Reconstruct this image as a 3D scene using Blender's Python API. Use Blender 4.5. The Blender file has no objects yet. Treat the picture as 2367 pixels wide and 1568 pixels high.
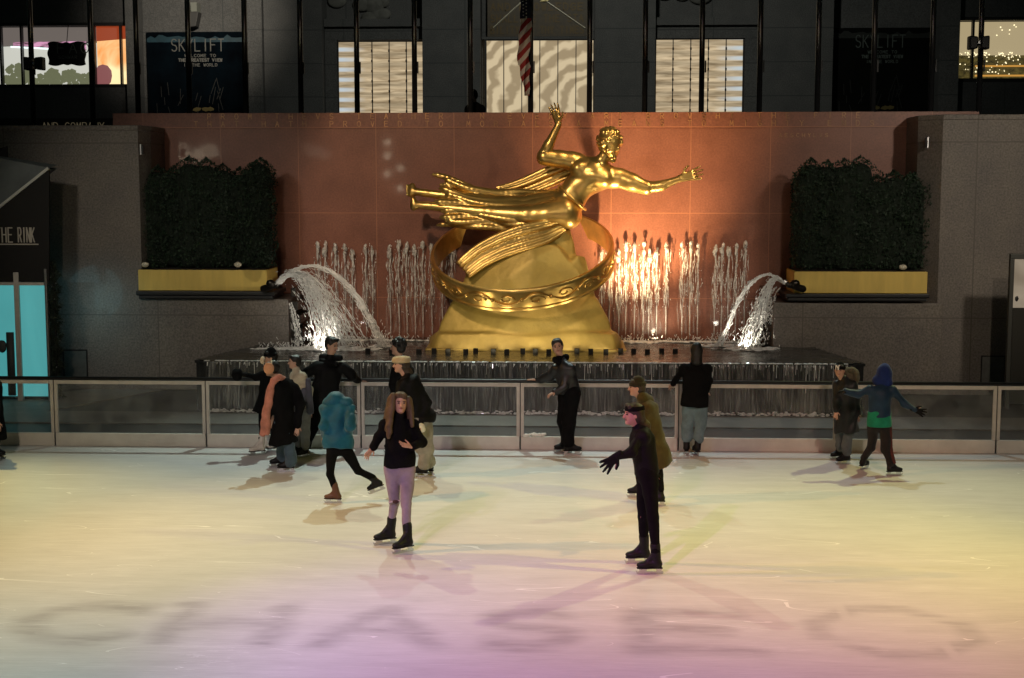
import bpy, bmesh, math, random
import numpy as np
from mathutils import Vector, Matrix
SC = bpy.context.scene
COL = SC.collection
R = math.radians
random.seed(7)
# ---------------------------------------------------------------- camera
F = 3286.0; CX = 1183.0; CY = 784.0; CAMZ = 4.0        # focal length in pixels of a 2366 px wide frame
PITCH = math.atan(360.0 / F); YAW = R(2.6)
cam_d = bpy.data.cameras.new('camera'); cam = bpy.data.objects.new('camera', cam_d); COL.objects.link(cam)
cam.location = (0, 0, CAMZ); cam.rotation_euler = (math.pi / 2 - PITCH, 0, YAW)
cam_d.sensor_width = 36.0; cam_d.lens = 50.0; cam_d.clip_end = 400; cam_d.clip_start = 0.1
SC.camera = cam
FW = Vector((-math.sin(YAW) * math.cos(PITCH), math.cos(YAW) * math.cos(PITCH), -math.sin(PITCH)))
RT = Vector((math.cos(YAW), math.sin(YAW), 0)); UP = RT.cross(FW)
def ray(px, py): return FW + RT * ((px - CX) / F) - UP * ((py - CY) / F)
def W(px, py, Y):                                       # where the sight line of a measured point meets the plane y = Y
    d = ray(px, py); t = Y / d.y
    return Vector((d.x * t, Y, CAMZ + d.z * t))
def G(px, py, z=0.0):                                   # ... and the level z
    d = ray(px, py); t = (z - CAMZ) / d.z
    return Vector((d.x * t, d.y * t, z))
# ---------------------------------------------------------------- world, exposure, lamps
SC.view_settings.view_transform = 'Standard'; SC.view_settings.look = 'None'
SC.view_settings.exposure = 0.0; SC.view_settings.gamma = 1.0
SC.cycles.use_denoising = True
SC.cycles.max_bounces = 6; SC.cycles.diffuse_bounces = 3; SC.cycles.glossy_bounces = 3
SC.cycles.transparent_max_bounces = 10; SC.cycles.caustics_reflective = False; SC.cycles.caustics_refractive = False
SC.cycles.sample_clamp_indirect = 4.0
wd = bpy.data.worlds.new('World'); SC.world = wd; wd.use_nodes = True
bgn = wd.node_tree.nodes['Background']; bgn.inputs[0].default_value = (0.55, 0.85, 0.72, 1); bgn.inputs[1].default_value = 0.014
def lamp(kind, loc, tgt, power, col, size=0.15, cone=60, blend=0.8, name='rink_light'):
    d = bpy.data.lights.new(name, kind); d.energy = power; d.color = col
    d.shadow_soft_size = size
    if kind == 'SPOT': d.spot_size = R(cone); d.spot_blend = blend
    o = bpy.data.objects.new(name, d); COL.objects.link(o); o.location = loc
    if tgt is not None: o.rotation_euler = (Vector(tgt) - Vector(loc)).to_track_quat('-Z', 'Y').to_euler()
    return o
# lamps over the rink (their fixtures hang on the buildings round it, out of frame)
lamp('SPOT', (-3.0, 28.0, 13.0), (-3.0, 20.5, 0.0), 4864, (0.800, 1.000, 0.883), 0.10, 46, 1.0)
lamp('SPOT', (3.0, 28.0, 13.0), (3.0, 20.5, 0.0), 2345, (0.800, 1.000, 0.984), 0.10, 46, 1.0)
lamp('SPOT', (-13.0, 15.0, 9.0), (0.5, 15.2, 0.0), 4437, (1.000, 0.512, 0.120), 0.10, 50, 1.0)
lamp('SPOT', (9.0, 26.0, 12.0), (3.5, 16.0, 0.0), 4816, (0.962, 1.000, 0.424), 0.10, 36, 1.0)
lamp('SPOT', (-7.0, 26.0, 12.0), (-1.0, 15.0, 0.0), 2501, (0.925, 1.000, 0.609), 0.10, 36, 1.0)
lamp('SPOT', (-12.0, 25.0, 12.0), (-8.0, 15.8, 0.0), 7785, (1.000, 0.798, 0.292), 0.10, 36, 1.0)
lamp('SPOT', (-5.0, 2.0, 9.0), (0.0, 12.2, 0.0), 4173, (0.923, 0.330, 1.000), 0.10, 34, 1.0)
lamp('SPOT', (-8.0, 3.0, 9.0), (-4.6, 11.0, 0.0), 2902, (0.487, 0.874, 1.000), 0.10, 34, 1.0)
lamp('SPOT', (10.0, 6.0, 9.0), (5.0, 12.0, 0.0), 2096, (1.000, 0.200, 0.200), 0.10, 36, 1.0)
lamp('SPOT', (11.0, 13.0, 9.0), (1.5, 15.5, 0.0), 3104, (1.000, 0.936, 0.120), 0.10, 40, 1.0)
lamp('SPOT', (-12.0, 14.0, 8.0), (0.2, 12.4, 0.0), 2436, (0.359, 0.120, 1.000), 0.10, 26, 1.0)
lamp('SPOT', (4.0, 0.0, 11.0), (2.5, 15.5, 0.0), 1917, (1.000, 0.200, 0.200), 0.10, 32, 1.0)
lamp('SPOT', (-7.0, 0.0, 11.0), (-3.0, 15.5, 0.0), 2591, (0.918, 0.702, 1.000), 0.10, 30, 1.0)
# lamps of the fountain, statue, booth, walls and facade, with added fills among them
for _x in (-5, 5): lamp('SPOT', (_x, 4, 10), (_x, 22, 0.6), 2600, (1, .84, .66), 0.2, 42, 1.0)  # front floods added to brighten the fence boards, from no known fixture
lamp('SPOT', W(1462, 800, 26.75), W(1480, 450, 28.45), 2000, (1.0, 0.70, 0.36), 0.06, 74, 1.0, 'fountain_light')
lamp('SPOT', W(1520, 784, 27.7), W(1530, 640, 28.4), 45, (1.0, 0.82, 0.56), 0.05, 130, 0.8, 'fountain_light')
for _x in (1035, 1140, 1237, 1333, 1434): lamp('SPOT', G(_x, 812, 0.98), W(1215 + (_x - 1237) * .5, 640, 27.4), 17, (1.0, 0.84, 0.52), 0.04, 105, 0.8, 'fountain_light')
lamp('SPOT', (6.5, 20.0, 9.5), W(1330, 470, 27.4), 750, (1.0, 0.88, 0.60), 0.15, 24, 0.6, 'statue_light')
lamp('SPOT', (-4.5, 18.0, 9.0), W(1150, 500, 28.4), 1500, (1.0, 0.74, 0.50), 0.25, 42, 0.35, 'wall_light')
lamp('SPOT', W(745, 808, 26.0), W(735, 660, 26.9), 70, (1.0, 0.93, 0.80), 0.05, 120, 0.8, 'fountain_light')
lamp('SPOT', W(1712, 806, 26.1), W(1735, 680, 26.9), 45, (1.0, 0.92, 0.76), 0.05, 110, 0.8, 'fountain_light')
lamp('SPOT', W(1300, 700, 28.25), W(1290, 520, 28.15), 90, (1.0, 0.74, 0.36), 0.05, 120, 0.9, 'statue_light')  # spot added behind the mound so the hoop's inside glows
lamp('SPOT', W(1452, 792, 27.1), W(1390, 420, 27.25), 300, (1.0, 0.80, 0.46), 0.05, 60, 0.8, 'statue_light')
lamp('SPOT', (4.5, 23.5, 13.0), W(1480, 440, 28.5), 2600, (1.0, 0.66, 0.34), 0.2, 30, 1.0, 'wall_light')  # high spot added for the warm glow on the wall right of the statue
lamp('SPOT', (-3.5, 17.0, 8.0), W(740, 730, 26.6), 520, (1.0, 0.95, 0.85), 0.1, 13, 0.9, 'fountain_light')  # narrow overhead spot added to whiten the left cascade
lamp('SPOT', (3.0, 17.0, 8.0), W(1715, 730, 26.6), 420, (1.0, 0.95, 0.85), 0.1, 13, 0.9, 'fountain_light')  # its counterpart, added to whiten the right cascade
lamp('SPOT', W(118, 700, 25.9), W(240, 760, 27.1), 38, (0.35, 0.80, 0.90), 0.6, 110, 1.0, 'booth_light')
lamp('SPOT', (-9.5, 16.0, 8.0), W(380, 560, 26.5), 850, (1.0, 0.93, 0.80), 0.3, 40, 1.0, 'wall_light')  # fill spot lifting the tone of the left grey wall
lamp('SPOT', (9.5, 16.0, 8.0), W(2290, 420, 26.5), 1700, (1.0, 0.88, 0.72), 0.3, 44, 1.0, 'wall_light')  # fill spot lifting the tone of the right grey wall
lamp('SPOT', W(470, 60, 44) + Vector((3, -6, 3)), W(455, 30, 50), 6500, (1.0, 0.88, 0.7), 0.3, 34, 1.0, 'facade_light')
lamp('SPOT', (0, 36, 16), (0, 50, 7), 2800, (0.95, 0.95, 0.82), 0.5, 120, 1.0, 'facade_light')  # broad fill added to lift the whole facade, no lamp stands there
# ---------------------------------------------------------------- helpers: tagging, meshes
def tag(o, label=None, cat=None, group=None, kind=None):
    if label: o['label'] = label
    if cat: o['category'] = cat
    if group: o['group'] = group
    if kind: o['kind'] = kind
    return o
def empty(name, loc, label, cat, group=None):
    o = bpy.data.objects.new(name, None); COL.objects.link(o); o.location = loc; o.empty_display_size = 0.2
    INV[o] = Vector(loc)
    return tag(o, label, cat, group)
INV = {}
def origin(p):
    v = Vector((0, 0, 0))
    while p is not None:
        v = v + Vector(p.location); p = p.parent
    return v
def link(name, me, mat, parent=None, smooth=False):
    if mat is not None:
        for m in (mat if isinstance(mat, (list, tuple)) else [mat]): me.materials.append(m)
    o = bpy.data.objects.new(name, me); COL.objects.link(o)
    if parent is not None:
        off = origin(parent)
        if len(me.vertices):
            co = np.empty(len(me.vertices) * 3, np.float32); me.vertices.foreach_get('co', co)
            co = co.reshape(-1, 3) - np.array(off, np.float32); me.vertices.foreach_set('co', co.ravel())
        o.parent = parent
    if smooth: me.polygons.foreach_set('use_smooth', [True] * len(me.polygons))
    me.update()
    return o
class MB:
    def __init__(s): s.v = []; s.f = []; s.m = []; s.mi = 0
    def add(s, vs, fs):
        b = len(s.v); s.v += [tuple(v) for v in vs]; s.f += [tuple(i + b for i in f) for f in fs]; s.m += [s.mi] * len(fs)
    def box(s, x0, x1, y0, y1, z0, z1):
        s.add([(x0, y0, z0), (x1, y0, z0), (x1, y1, z0), (x0, y1, z0), (x0, y0, z1), (x1, y0, z1), (x1, y1, z1), (x0, y1, z1)],
              [(0, 3, 2, 1), (4, 5, 6, 7), (0, 1, 5, 4), (1, 2, 6, 5), (2, 3, 7, 6), (3, 0, 4, 7)])
    def bar(s, a, b, w, h, up=(0, 0, 1)):
        a = Vector(a); b = Vector(b); d = (b - a).normalized(); u = Vector(up)
        r = d.cross(u)
        if r.length < 1e-4: r = d.cross(Vector((1, 0, 0)))
        r.normalize(); u = r.cross(d); vs = []
        for p in (a, b):
            for i, j in ((-1, -1), (1, -1), (1, 1), (-1, 1)): vs.append(p + r * (i * w / 2) + u * (j * h / 2))
        s.add(vs, [(0, 3, 2, 1), (4, 5, 6, 7), (0, 1, 5, 4), (1, 2, 6, 5), (2, 3, 7, 6), (3, 0, 4, 7)])
    def tube(s, pts, rad, n=8, cap=True):
        pts = [Vector(p) for p in pts]; rings = []
        ref = Vector((0, 0, 1))
        for i, p in enumerate(pts):
            d = (pts[min(i + 1, len(pts) - 1)] - pts[max(i - 1, 0)]).normalized()
            u = d.cross(ref)
            if u.length < 0.05: u = d.cross(Vector((0, 1, 0)))
            u.normalize(); w = d.cross(u)
            r = rad[i] if isinstance(rad, (list, tuple)) else rad
            rings.append([p + u * (math.cos(2 * math.pi * k / n) * r) + w * (math.sin(2 * math.pi * k / n) * r) for k in range(n)])
        fs = []
        for i in range(len(pts) - 1):
            for k in range(n): fs.append((i * n + k, i * n + (k + 1) % n, (i + 1) * n + (k + 1) % n, (i + 1) * n + k))
        if cap: fs.append(tuple(range(n - 1, -1, -1))); fs.append(tuple((len(pts) - 1) * n + k for k in range(n)))
        s.add([q for r_ in rings for q in r_], fs)
    def prism(s, pts, y0, y1):                           # outline in (x, z), extruded along y
        n = len(pts)
        s.add([(x, y0, z) for x, z in pts] + [(x, y1, z) for x, z in pts],
              [tuple(range(n)), tuple(range(2 * n - 1, n - 1, -1))] + [(i + n, (i + 1) % n + n, (i + 1) % n, i) for i in range(n)])
    def slab(s, pts, z0, z1):                            # outline in (x, y), extruded along z
        n = len(pts)
        s.add([(x, y, z0) for x, y in pts] + [(x, y, z1) for x, y in pts],
              [tuple(range(n - 1, -1, -1)), tuple(range(n, 2 * n))] + [(i, (i + 1) % n, (i + 1) % n + n, i + n) for i in range(n)])
    def blob(s, c, r, sub=1, jit=0.0, sq=(1, 1, 1)):
        bm = bmesh.new(); bmesh.ops.create_icosphere(bm, subdivisions=sub, radius=1)
        vs = []
        for v in bm.verts:
            k = 1 + random.uniform(-jit, jit)
            vs.append((c[0] + v.co.x * r * sq[0] * k, c[1] + v.co.y * r * sq[1] * k, c[2] + v.co.z * r * sq[2] * k))
        s.add(vs, [tuple(v.index for v in f.verts) for f in bm.faces]); bm.free()
    def build(s, name, mat, parent=None, smooth=False, bevel=0, fix=True):
        me = bpy.data.meshes.new(name); me.from_pydata(s.v, [], s.f)
        if s.mi or any(s.m): me.polygons.foreach_set('material_index', s.m)
        if fix:
            bm = bmesh.new(); bm.from_mesh(me); bmesh.ops.recalc_face_normals(bm, faces=bm.faces); bm.to_mesh(me); bm.free()
        o = link(name, me, mat, parent, smooth)
        if bevel:
            b = o.modifiers.new('bevel', 'BEVEL'); b.width = bevel; b.segments = 2; b.limit_method = 'ANGLE'; b.angle_limit = R(25)
        return o
# ---------------------------------------------------------------- materials
MATS = {}
def mat(name, col, rough=0.7, metal=0.0, emit=None, estr=0.0, noise=0.0, nscale=8.0, bump=0.0, bscale=40.0, coat=0.0, spec=0.5, stretch=(1, 1, 1), col2=None, trans=0.0, alpha=1.0, ior=1.45, sheen=0.0, bdist=0.01):
    if name in MATS: return MATS[name]
    m = bpy.data.materials.new(name); m.use_nodes = True; N = m.node_tree.nodes; L = m.node_tree.links
    b = N['Principled BSDF']; b.inputs['Base Color'].default_value = (*col, 1); b.inputs['Roughness'].default_value = rough
    b.inputs['Metallic'].default_value = metal; b.inputs['Specular IOR Level'].default_value = spec; b.inputs['IOR'].default_value = ior
    b.inputs['Coat Weight'].default_value = coat; b.inputs['Coat Roughness'].default_value = 0.05
    b.inputs['Transmission Weight'].default_value = trans; b.inputs['Alpha'].default_value = alpha
    b.inputs['Sheen Weight'].default_value = sheen
    if emit: b.inputs['Emission Color'].default_value = (*emit, 1); b.inputs['Emission Strength'].default_value = estr
    if noise or bump or col2:
        tc = N.new('ShaderNodeTexCoord'); mp = N.new('ShaderNodeMapping'); mp.inputs['Scale'].default_value = stretch
        L.new(tc.outputs['Object'], mp.inputs['Vector'])
    if noise or col2:
        n = N.new('ShaderNodeTexNoise'); n.inputs['Scale'].default_value = nscale; n.inputs['Detail'].default_value = 6; n.inputs['Roughness'].default_value = 0.62
        L.new(mp.outputs[0], n.inputs['Vector'])
        rp = N.new('ShaderNodeValToRGB'); rp.color_ramp.elements[0].position = 0.32; rp.color_ramp.elements[1].position = 0.68
        c2 = col2 if col2 else tuple(max(0, c * (1 - noise)) for c in col)
        c1 = col if col2 else tuple(min(1, c * (1 + noise)) for c in col)
        rp.color_ramp.elements[0].color = (*c2, 1); rp.color_ramp.elements[1].color = (*c1, 1)
        L.new(n.outputs['Fac'], rp.inputs[0]); L.new(rp.outputs[0], b.inputs['Base Color'])
    if bump:
        n2 = N.new('ShaderNodeTexNoise'); n2.inputs['Scale'].default_value = bscale; n2.inputs['Detail'].default_value = 4
        L.new(mp.outputs[0], n2.inputs['Vector'])
        bp = N.new('ShaderNodeBump'); bp.inputs['Strength'].default_value = bump; bp.inputs['Distance'].default_value = bdist
        L.new(n2.outputs['Fac'], bp.inputs['Height']); L.new(bp.outputs[0], b.inputs['Normal'])
    MATS[name] = m; return m
def cloth(name, col, rough=0.9, n=0.25): return mat(name, col, rough, noise=n, nscale=7, bump=0.5, bscale=60, bdist=0.004, sheen=0.1, spec=0.25)
# ---------------------------------------------------------------- distance field modelling: one continuous smooth surface
class SDF:
    def __init__(s, k=0.03): s.P = []; s.k = k; s.cuts = []; s.wr = None
    def cap(s, a, b, ra, rb=None, k=None):
        s.P.append(('c', np.array(a, float), np.array(b, float), ra, ra if rb is None else rb, s.k if k is None else k)); return s
    def ell(s, c, r, M=None, k=None):                    # M rows: local axes
        s.P.append(('e', np.array(c, float), np.array(r, float), np.eye(3) if M is None else np.array(M, float), None, s.k if k is None else k)); return s
    def sec(s, a, b, ra, rb, M, k=None):                 # tapered limb with an elliptical section; ra, rb = (half width, half depth); M rows: side, front, along
        s.P.append(('s', np.array(a, float), np.array(b, float), (np.array(ra, float), np.array(rb, float)), np.array(M, float), s.k if k is None else k)); return s
    def sub(s, c, r, M=None): s.P.append(('x', np.array(c, float), np.array(r, float), np.eye(3) if M is None else np.array(M, float), None, 0.02)); return s
    def cut(s, p, n): s.cuts.append((np.array(p, float), np.array(n, float))); return s
    def trim(s, p, n): s.P.append(('p', np.array(p, float), np.array(n, float), 0, 0, 0)); return s     # cuts what has been added so far
    def wrinkle(s, amp, freq): s.wr = (amp, freq); return s
    def mesh(s, h):
        lo = []; hi = []
        for p in s.P:
            if p[0] in 'xp': continue
            if p[0] == 'c': r = max(p[3], p[4]); q = np.array([p[1], p[2]])
            elif p[0] == 'e': r = p[2].max(); q = np.array([p[1], p[1]])
            else: r = max(p[3][0].max(), p[3][1].max()); q = np.array([p[1], p[2]])
            lo.append(q.min(0) - r); hi.append(q.max(0) + r)
        lo = np.min(lo, 0) - 4 * h; hi = np.max(hi, 0) + 4 * h
        n = np.ceil((hi - lo) / h).astype(int) + 1
        D = np.full(n, 1.0, np.float32)
        ax = [lo[i] + h * np.arange(n[i]) for i in range(3)]
        for p in s.P:
            if p[0] == 'p':
                X, Y, Z = np.meshgrid(*ax, indexing='ij', sparse=True); D = np.maximum(D, ((X - p[1][0]) * p[2][0] + (Y - p[1][1]) * p[2][1] + (Z - p[1][2]) * p[2][2]).astype(np.float32)); continue
            k = p[5]; pad = k + 4 * h
            if p[0] == 'c': r = max(p[3], p[4]); q = np.array([p[1], p[2]])
            elif p[0] in 'ex': r = p[2].max(); q = np.array([p[1], p[1]])
            else: r = max(p[3][0].max(), p[3][1].max()); q = np.array([p[1], p[2]])
            i0 = np.clip(np.floor((q.min(0) - r - pad - lo) / h).astype(int), 0, n - 1); i1 = np.clip(np.ceil((q.max(0) + r + pad - lo) / h).astype(int) + 1, 1, n)
            sl = tuple(slice(i0[i], i1[i]) for i in range(3))
            X, Y, Z = np.meshgrid(ax[0][sl[0]], ax[1][sl[1]], ax[2][sl[2]], indexing='ij')
            if p[0] == 'c':
                a, b = p[1], p[2]; ab = b - a; L2 = max((ab * ab).sum(), 1e-9)
                t = np.clip(((X - a[0]) * ab[0] + (Y - a[1]) * ab[1] + (Z - a[2]) * ab[2]) / L2, 0, 1)
                d = np.sqrt((X - a[0] - t * ab[0]) ** 2 + (Y - a[1] - t * ab[1]) ** 2 + (Z - a[2] - t * ab[2]) ** 2) - (p[3] + (p[4] - p[3]) * t)
            elif p[0] in 'ex':
                c, rr, M = p[1], p[2], p[3]
                u = [(M[i][0] * (X - c[0]) + M[i][1] * (Y - c[1]) + M[i][2] * (Z - c[2])) / rr[i] for i in range(3)]
                l = np.sqrt(u[0] ** 2 + u[1] ** 2 + u[2] ** 2) + 1e-9
                g = np.sqrt((u[0] / rr[0]) ** 2 + (u[1] / rr[1]) ** 2 + (u[2] / rr[2]) ** 2) + 1e-9
                d = l * (l - 1) / g
            else:
                a, b, (ra, rb), M = p[1], p[2], p[3], p[4]
                ab = b - a; L2 = max((ab * ab).sum(), 1e-9)
                t = np.clip(((X - a[0]) * ab[0] + (Y - a[1]) * ab[1] + (Z - a[2]) * ab[2]) / L2, 0, 1)
                qx, qy, qz = X - a[0] - t * ab[0], Y - a[1] - t * ab[1], Z - a[2] - t * ab[2]
                ru = ra[0] + (rb[0] - ra[0]) * t; rv = ra[1] + (rb[1] - ra[1]) * t
                u = M[0][0] * qx + M[0][1] * qy + M[0][2] * qz; v = M[1][0] * qx + M[1][1] * qy + M[1][2] * qz
                w = M[2][0] * qx + M[2][1] * qy + M[2][2] * qz
                m_ = np.minimum(ru, rv)
                l = np.sqrt((u / ru) ** 2 + (v / rv) ** 2 + (w / m_) ** 2) + 1e-9
                g = np.sqrt((u / ru ** 2) ** 2 + (v / rv ** 2) ** 2 + (w / m_ ** 2) ** 2) + 1e-9
                d = l * (l - 1) / g
            S = D[sl]
            if p[0] == 'x': D[sl] = np.maximum(S, -d)
            elif k > 0:
                hh = np.clip(0.5 + 0.5 * (S - d) / k, 0, 1); D[sl] = S * (1 - hh) + d * hh - k * hh * (1 - hh)
            else: D[sl] = np.minimum(S, d)
        if s.wr or s.cuts:
            X, Y, Z = np.meshgrid(*ax, indexing='ij', sparse=True)
            if s.wr:
                a, f = s.wr
                rgw = np.random.RandomState(int(abs(lo[0]) * 997) % 9973); acc_ = 0
                for _i in range(7):
                    v = rgw.randn(3); v /= np.linalg.norm(v); v[2] *= .75; fi = f * rgw.uniform(.45, 1.5)
                    ph_ = fi * (v[0] * X + v[1] * Y + v[2] * Z) + rgw.uniform(0, 6.28) + 1.4 * np.sin(f * .4 * (X - Z) + _i)
                    acc_ = acc_ + np.sin(ph_) * (.75 if fi > f else 1)
                D = D + (a * .45) * acc_.astype(np.float32)
            for p, nn in s.cuts:
                D = np.maximum(D, (X - p[0]) * nn[0] + (Y - p[1]) * nn[1] + (Z - p[2]) * nn[2])
        return surfnet(D, lo, h)
def surfnet(D, lo, h):
    ins = D < 0
    c = ins[:-1, :-1, :-1].astype(np.int8)
    tot = np.zeros(c.shape, np.int8)
    for i in (0, 1):
        for j in (0, 1):
            for k in (0, 1): tot += ins[i:ins.shape[0] - 1 + i, j:ins.shape[1] - 1 + j, k:ins.shape[2] - 1 + k]
    idx = np.argwhere((tot > 0) & (tot < 8))
    vid = np.full(c.shape, -1, np.int64); vid[idx[:, 0], idx[:, 1], idx[:, 2]] = np.arange(len(idx))
    acc = np.zeros((len(idx), 3)); cnt = np.zeros(len(idx))
    cs = [(i, j, k) for i in (0, 1) for j in (0, 1) for k in (0, 1)]
    val = {q: D[idx[:, 0] + q[0], idx[:, 1] + q[1], idx[:, 2] + q[2]] for q in cs}
    for q in cs:
        for a in range(3):
            if q[a] == 0:
                r = list(q); r[a] = 1; r = tuple(r); d0 = val[q]; d1 = val[r]; m = (d0 < 0) != (d1 < 0)
                t = np.where(m, d0 / np.where(m, d0 - d1, 1), 0)
                p = np.array(q, float)[None] + 0 * acc; p[:, a] += t
                acc += p * m[:, None]; cnt += m
    V = lo + h * (idx + acc / cnt[:, None])
    Fs = []
    for a in range(3):
        b, c_ = (a + 1) % 3, (a + 2) % 3
        s0 = [slice(None)] * 3; s1 = [slice(None)] * 3
        s0[a] = slice(0, -1); s1[a] = slice(1, None)
        A = ins[tuple(s0)]; B = ins[tuple(s1)]
        e = np.argwhere(A != B)
        e = e[(e[:, b] > 0) & (e[:, c_] > 0) & (e[:, b] < D.shape[b] - 1) & (e[:, c_] < D.shape[c_] - 1)]
        fl = A[e[:, 0], e[:, 1], e[:, 2]]
        qs = []
        for db, dc in ((-1, -1), (0, -1), (0, 0), (-1, 0)):
            q = e.copy(); q[:, b] += db; q[:, c_] += dc; qs.append(vid[q[:, 0], q[:, 1], q[:, 2]])
        q = np.stack(qs, 1); q[~fl] = q[~fl][:, ::-1]
        Fs.append(q)
    Fq = np.concatenate(Fs); Fq = Fq[(Fq >= 0).all(1)]
    return V, Fq
def npmesh(name, V, Q, mat_, parent=None, smooth=True):
    me = bpy.data.meshes.new(name); me.vertices.add(len(V)); me.vertices.foreach_set('co', V.astype(np.float32).ravel())
    me.loops.add(Q.size); me.loops.foreach_set('vertex_index', Q.astype(np.int32).ravel())
    me.polygons.add(len(Q)); me.polygons.foreach_set('loop_start', (np.arange(len(Q)) * Q.shape[1]).astype(np.int32))
    me.polygons.foreach_set('loop_total', np.full(len(Q), Q.shape[1], np.int32)); me.update(calc_edges=True)
    return link(name, me, mat_, parent, smooth)
def smesh(name, s, h, mat_, parent=None):
    V, Q = s.mesh(h); return npmesh(name, V, Q, mat_, parent)
# ---------------------------------------------------------------- lettering
def arc(cx, cy, rx, ry, a0, a1, n=7): return [(cx + rx * math.cos(R(a0 + (a1 - a0) * i / n)), cy + ry * math.sin(R(a0 + (a1 - a0) * i / n))) for i in range(n + 1)]
GL = {'A': [[(0, 0), (.5, 1), (1, 0)], [(.2, .38), (.8, .38)]], 'B': [[(0, 0), (0, 1), (.6, 1)] + arc(.6, .76, .32, .24, 90, -90) + [(0, .52)], [(.6, .52)] + arc(.64, .26, .36, .26, 90, -90) + [(0, 0)]],
 'C': [arc(.55, .5, .55, .5, 45, 315, 12)], 'D': [[(0, 0), (0, 1), (.4, 1)] + arc(.4, .5, .6, .5, 90, -90) + [(0, 0)]], 'E': [[(1, 1), (0, 1), (0, 0), (1, 0)], [(0, .52), (.8, .52)]],
 'F': [[(1, 1), (0, 1), (0, 0)], [(0, .52), (.8, .52)]], 'G': [arc(.55, .5, .55, .5, 45, 330, 12) + [(1, .48), (.6, .48)]], 'H': [[(0, 0), (0, 1)], [(1, 0), (1, 1)], [(0, .52), (1, .52)]],
 'I': [[(.5, 0), (.5, 1)]], 'K': [[(0, 0), (0, 1)], [(1, 1), (0, .42)], [(.25, .56), (1, 0)]], 'L': [[(0, 1), (0, 0), (.9, 0)]], 'M': [[(0, 0), (.1, 1), (.5, .3), (.9, 1), (1, 0)]],
 'N': [[(0, 0), (0, 1), (1, 0), (1, 1)]], 'O': [arc(.5, .5, .52, .5, 0, 360, 14)], 'P': [[(0, 0), (0, 1), (.6, 1)] + arc(.6, .74, .36, .26, 90, -90) + [(0, .48)]],
 'R': [[(0, 0), (0, 1), (.6, 1)] + arc(.6, .74, .36, .26, 90, -90) + [(0, .48)], [(.45, .48), (1, 0)]], 'S': [arc(.5, .75, .45, .25, 30, 270, 9) + arc(.5, .25, .48, .25, 90, -150, 9)],
 'T': [[(0, 1), (1, 1)], [(.5, 1), (.5, 0)]], 'U': [[(0, 1), (0, .4)] + arc(.5, .4, .5, .4, 180, 360) + [(1, 1)]], 'V': [[(0, 1), (.5, 0), (1, 1)]], 'W': [[(0, 1), (.25, 0), (.5, .75), (.75, 0), (1, 1)]],
 'Y': [[(0, 1), (.5, .5), (1, 1)], [(.5, .5), (.5, 0)]]}
def segs(ch, x, z, w, h):
    out = []
    for pl in GL.get(ch, []):
        if ch == 'I' : pass
        out += [((x + a[0] * w, z + a[1] * h), (x + b[0] * w, z + b[1] * h)) for a, b in zip(pl, pl[1:])]
    return out
def letters(mb, text, x, z, w, h, pitch, th, y, dep=0.01, tr=None, seed=0):
    i = 0
    for n, ch in enumerate(text):
        for (a, b) in segs(ch, x + n * pitch, z, w, h):
            dx, dz = b[0] - a[0], b[1] - a[1]; l = math.hypot(dx, dz) or 1; ex, ez = dx / l * th * .35, dz / l * th * .35
            yy = y - (i % 5) * 0.0006; i += 1
            p, q = Vector((a[0] - ex, yy, a[1] - ez)), Vector((b[0] + ex, yy, b[1] + ez))
            if tr: p, q = tr @ p, tr @ q
            mb.bar(p, q, dep, th, up=(0, 0, 1)) if False else mb.bar(p, q, th, dep, up=(tr.to_3x3() @ Vector((0, 1, 0))) if tr else (0, 1, 0))
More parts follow.
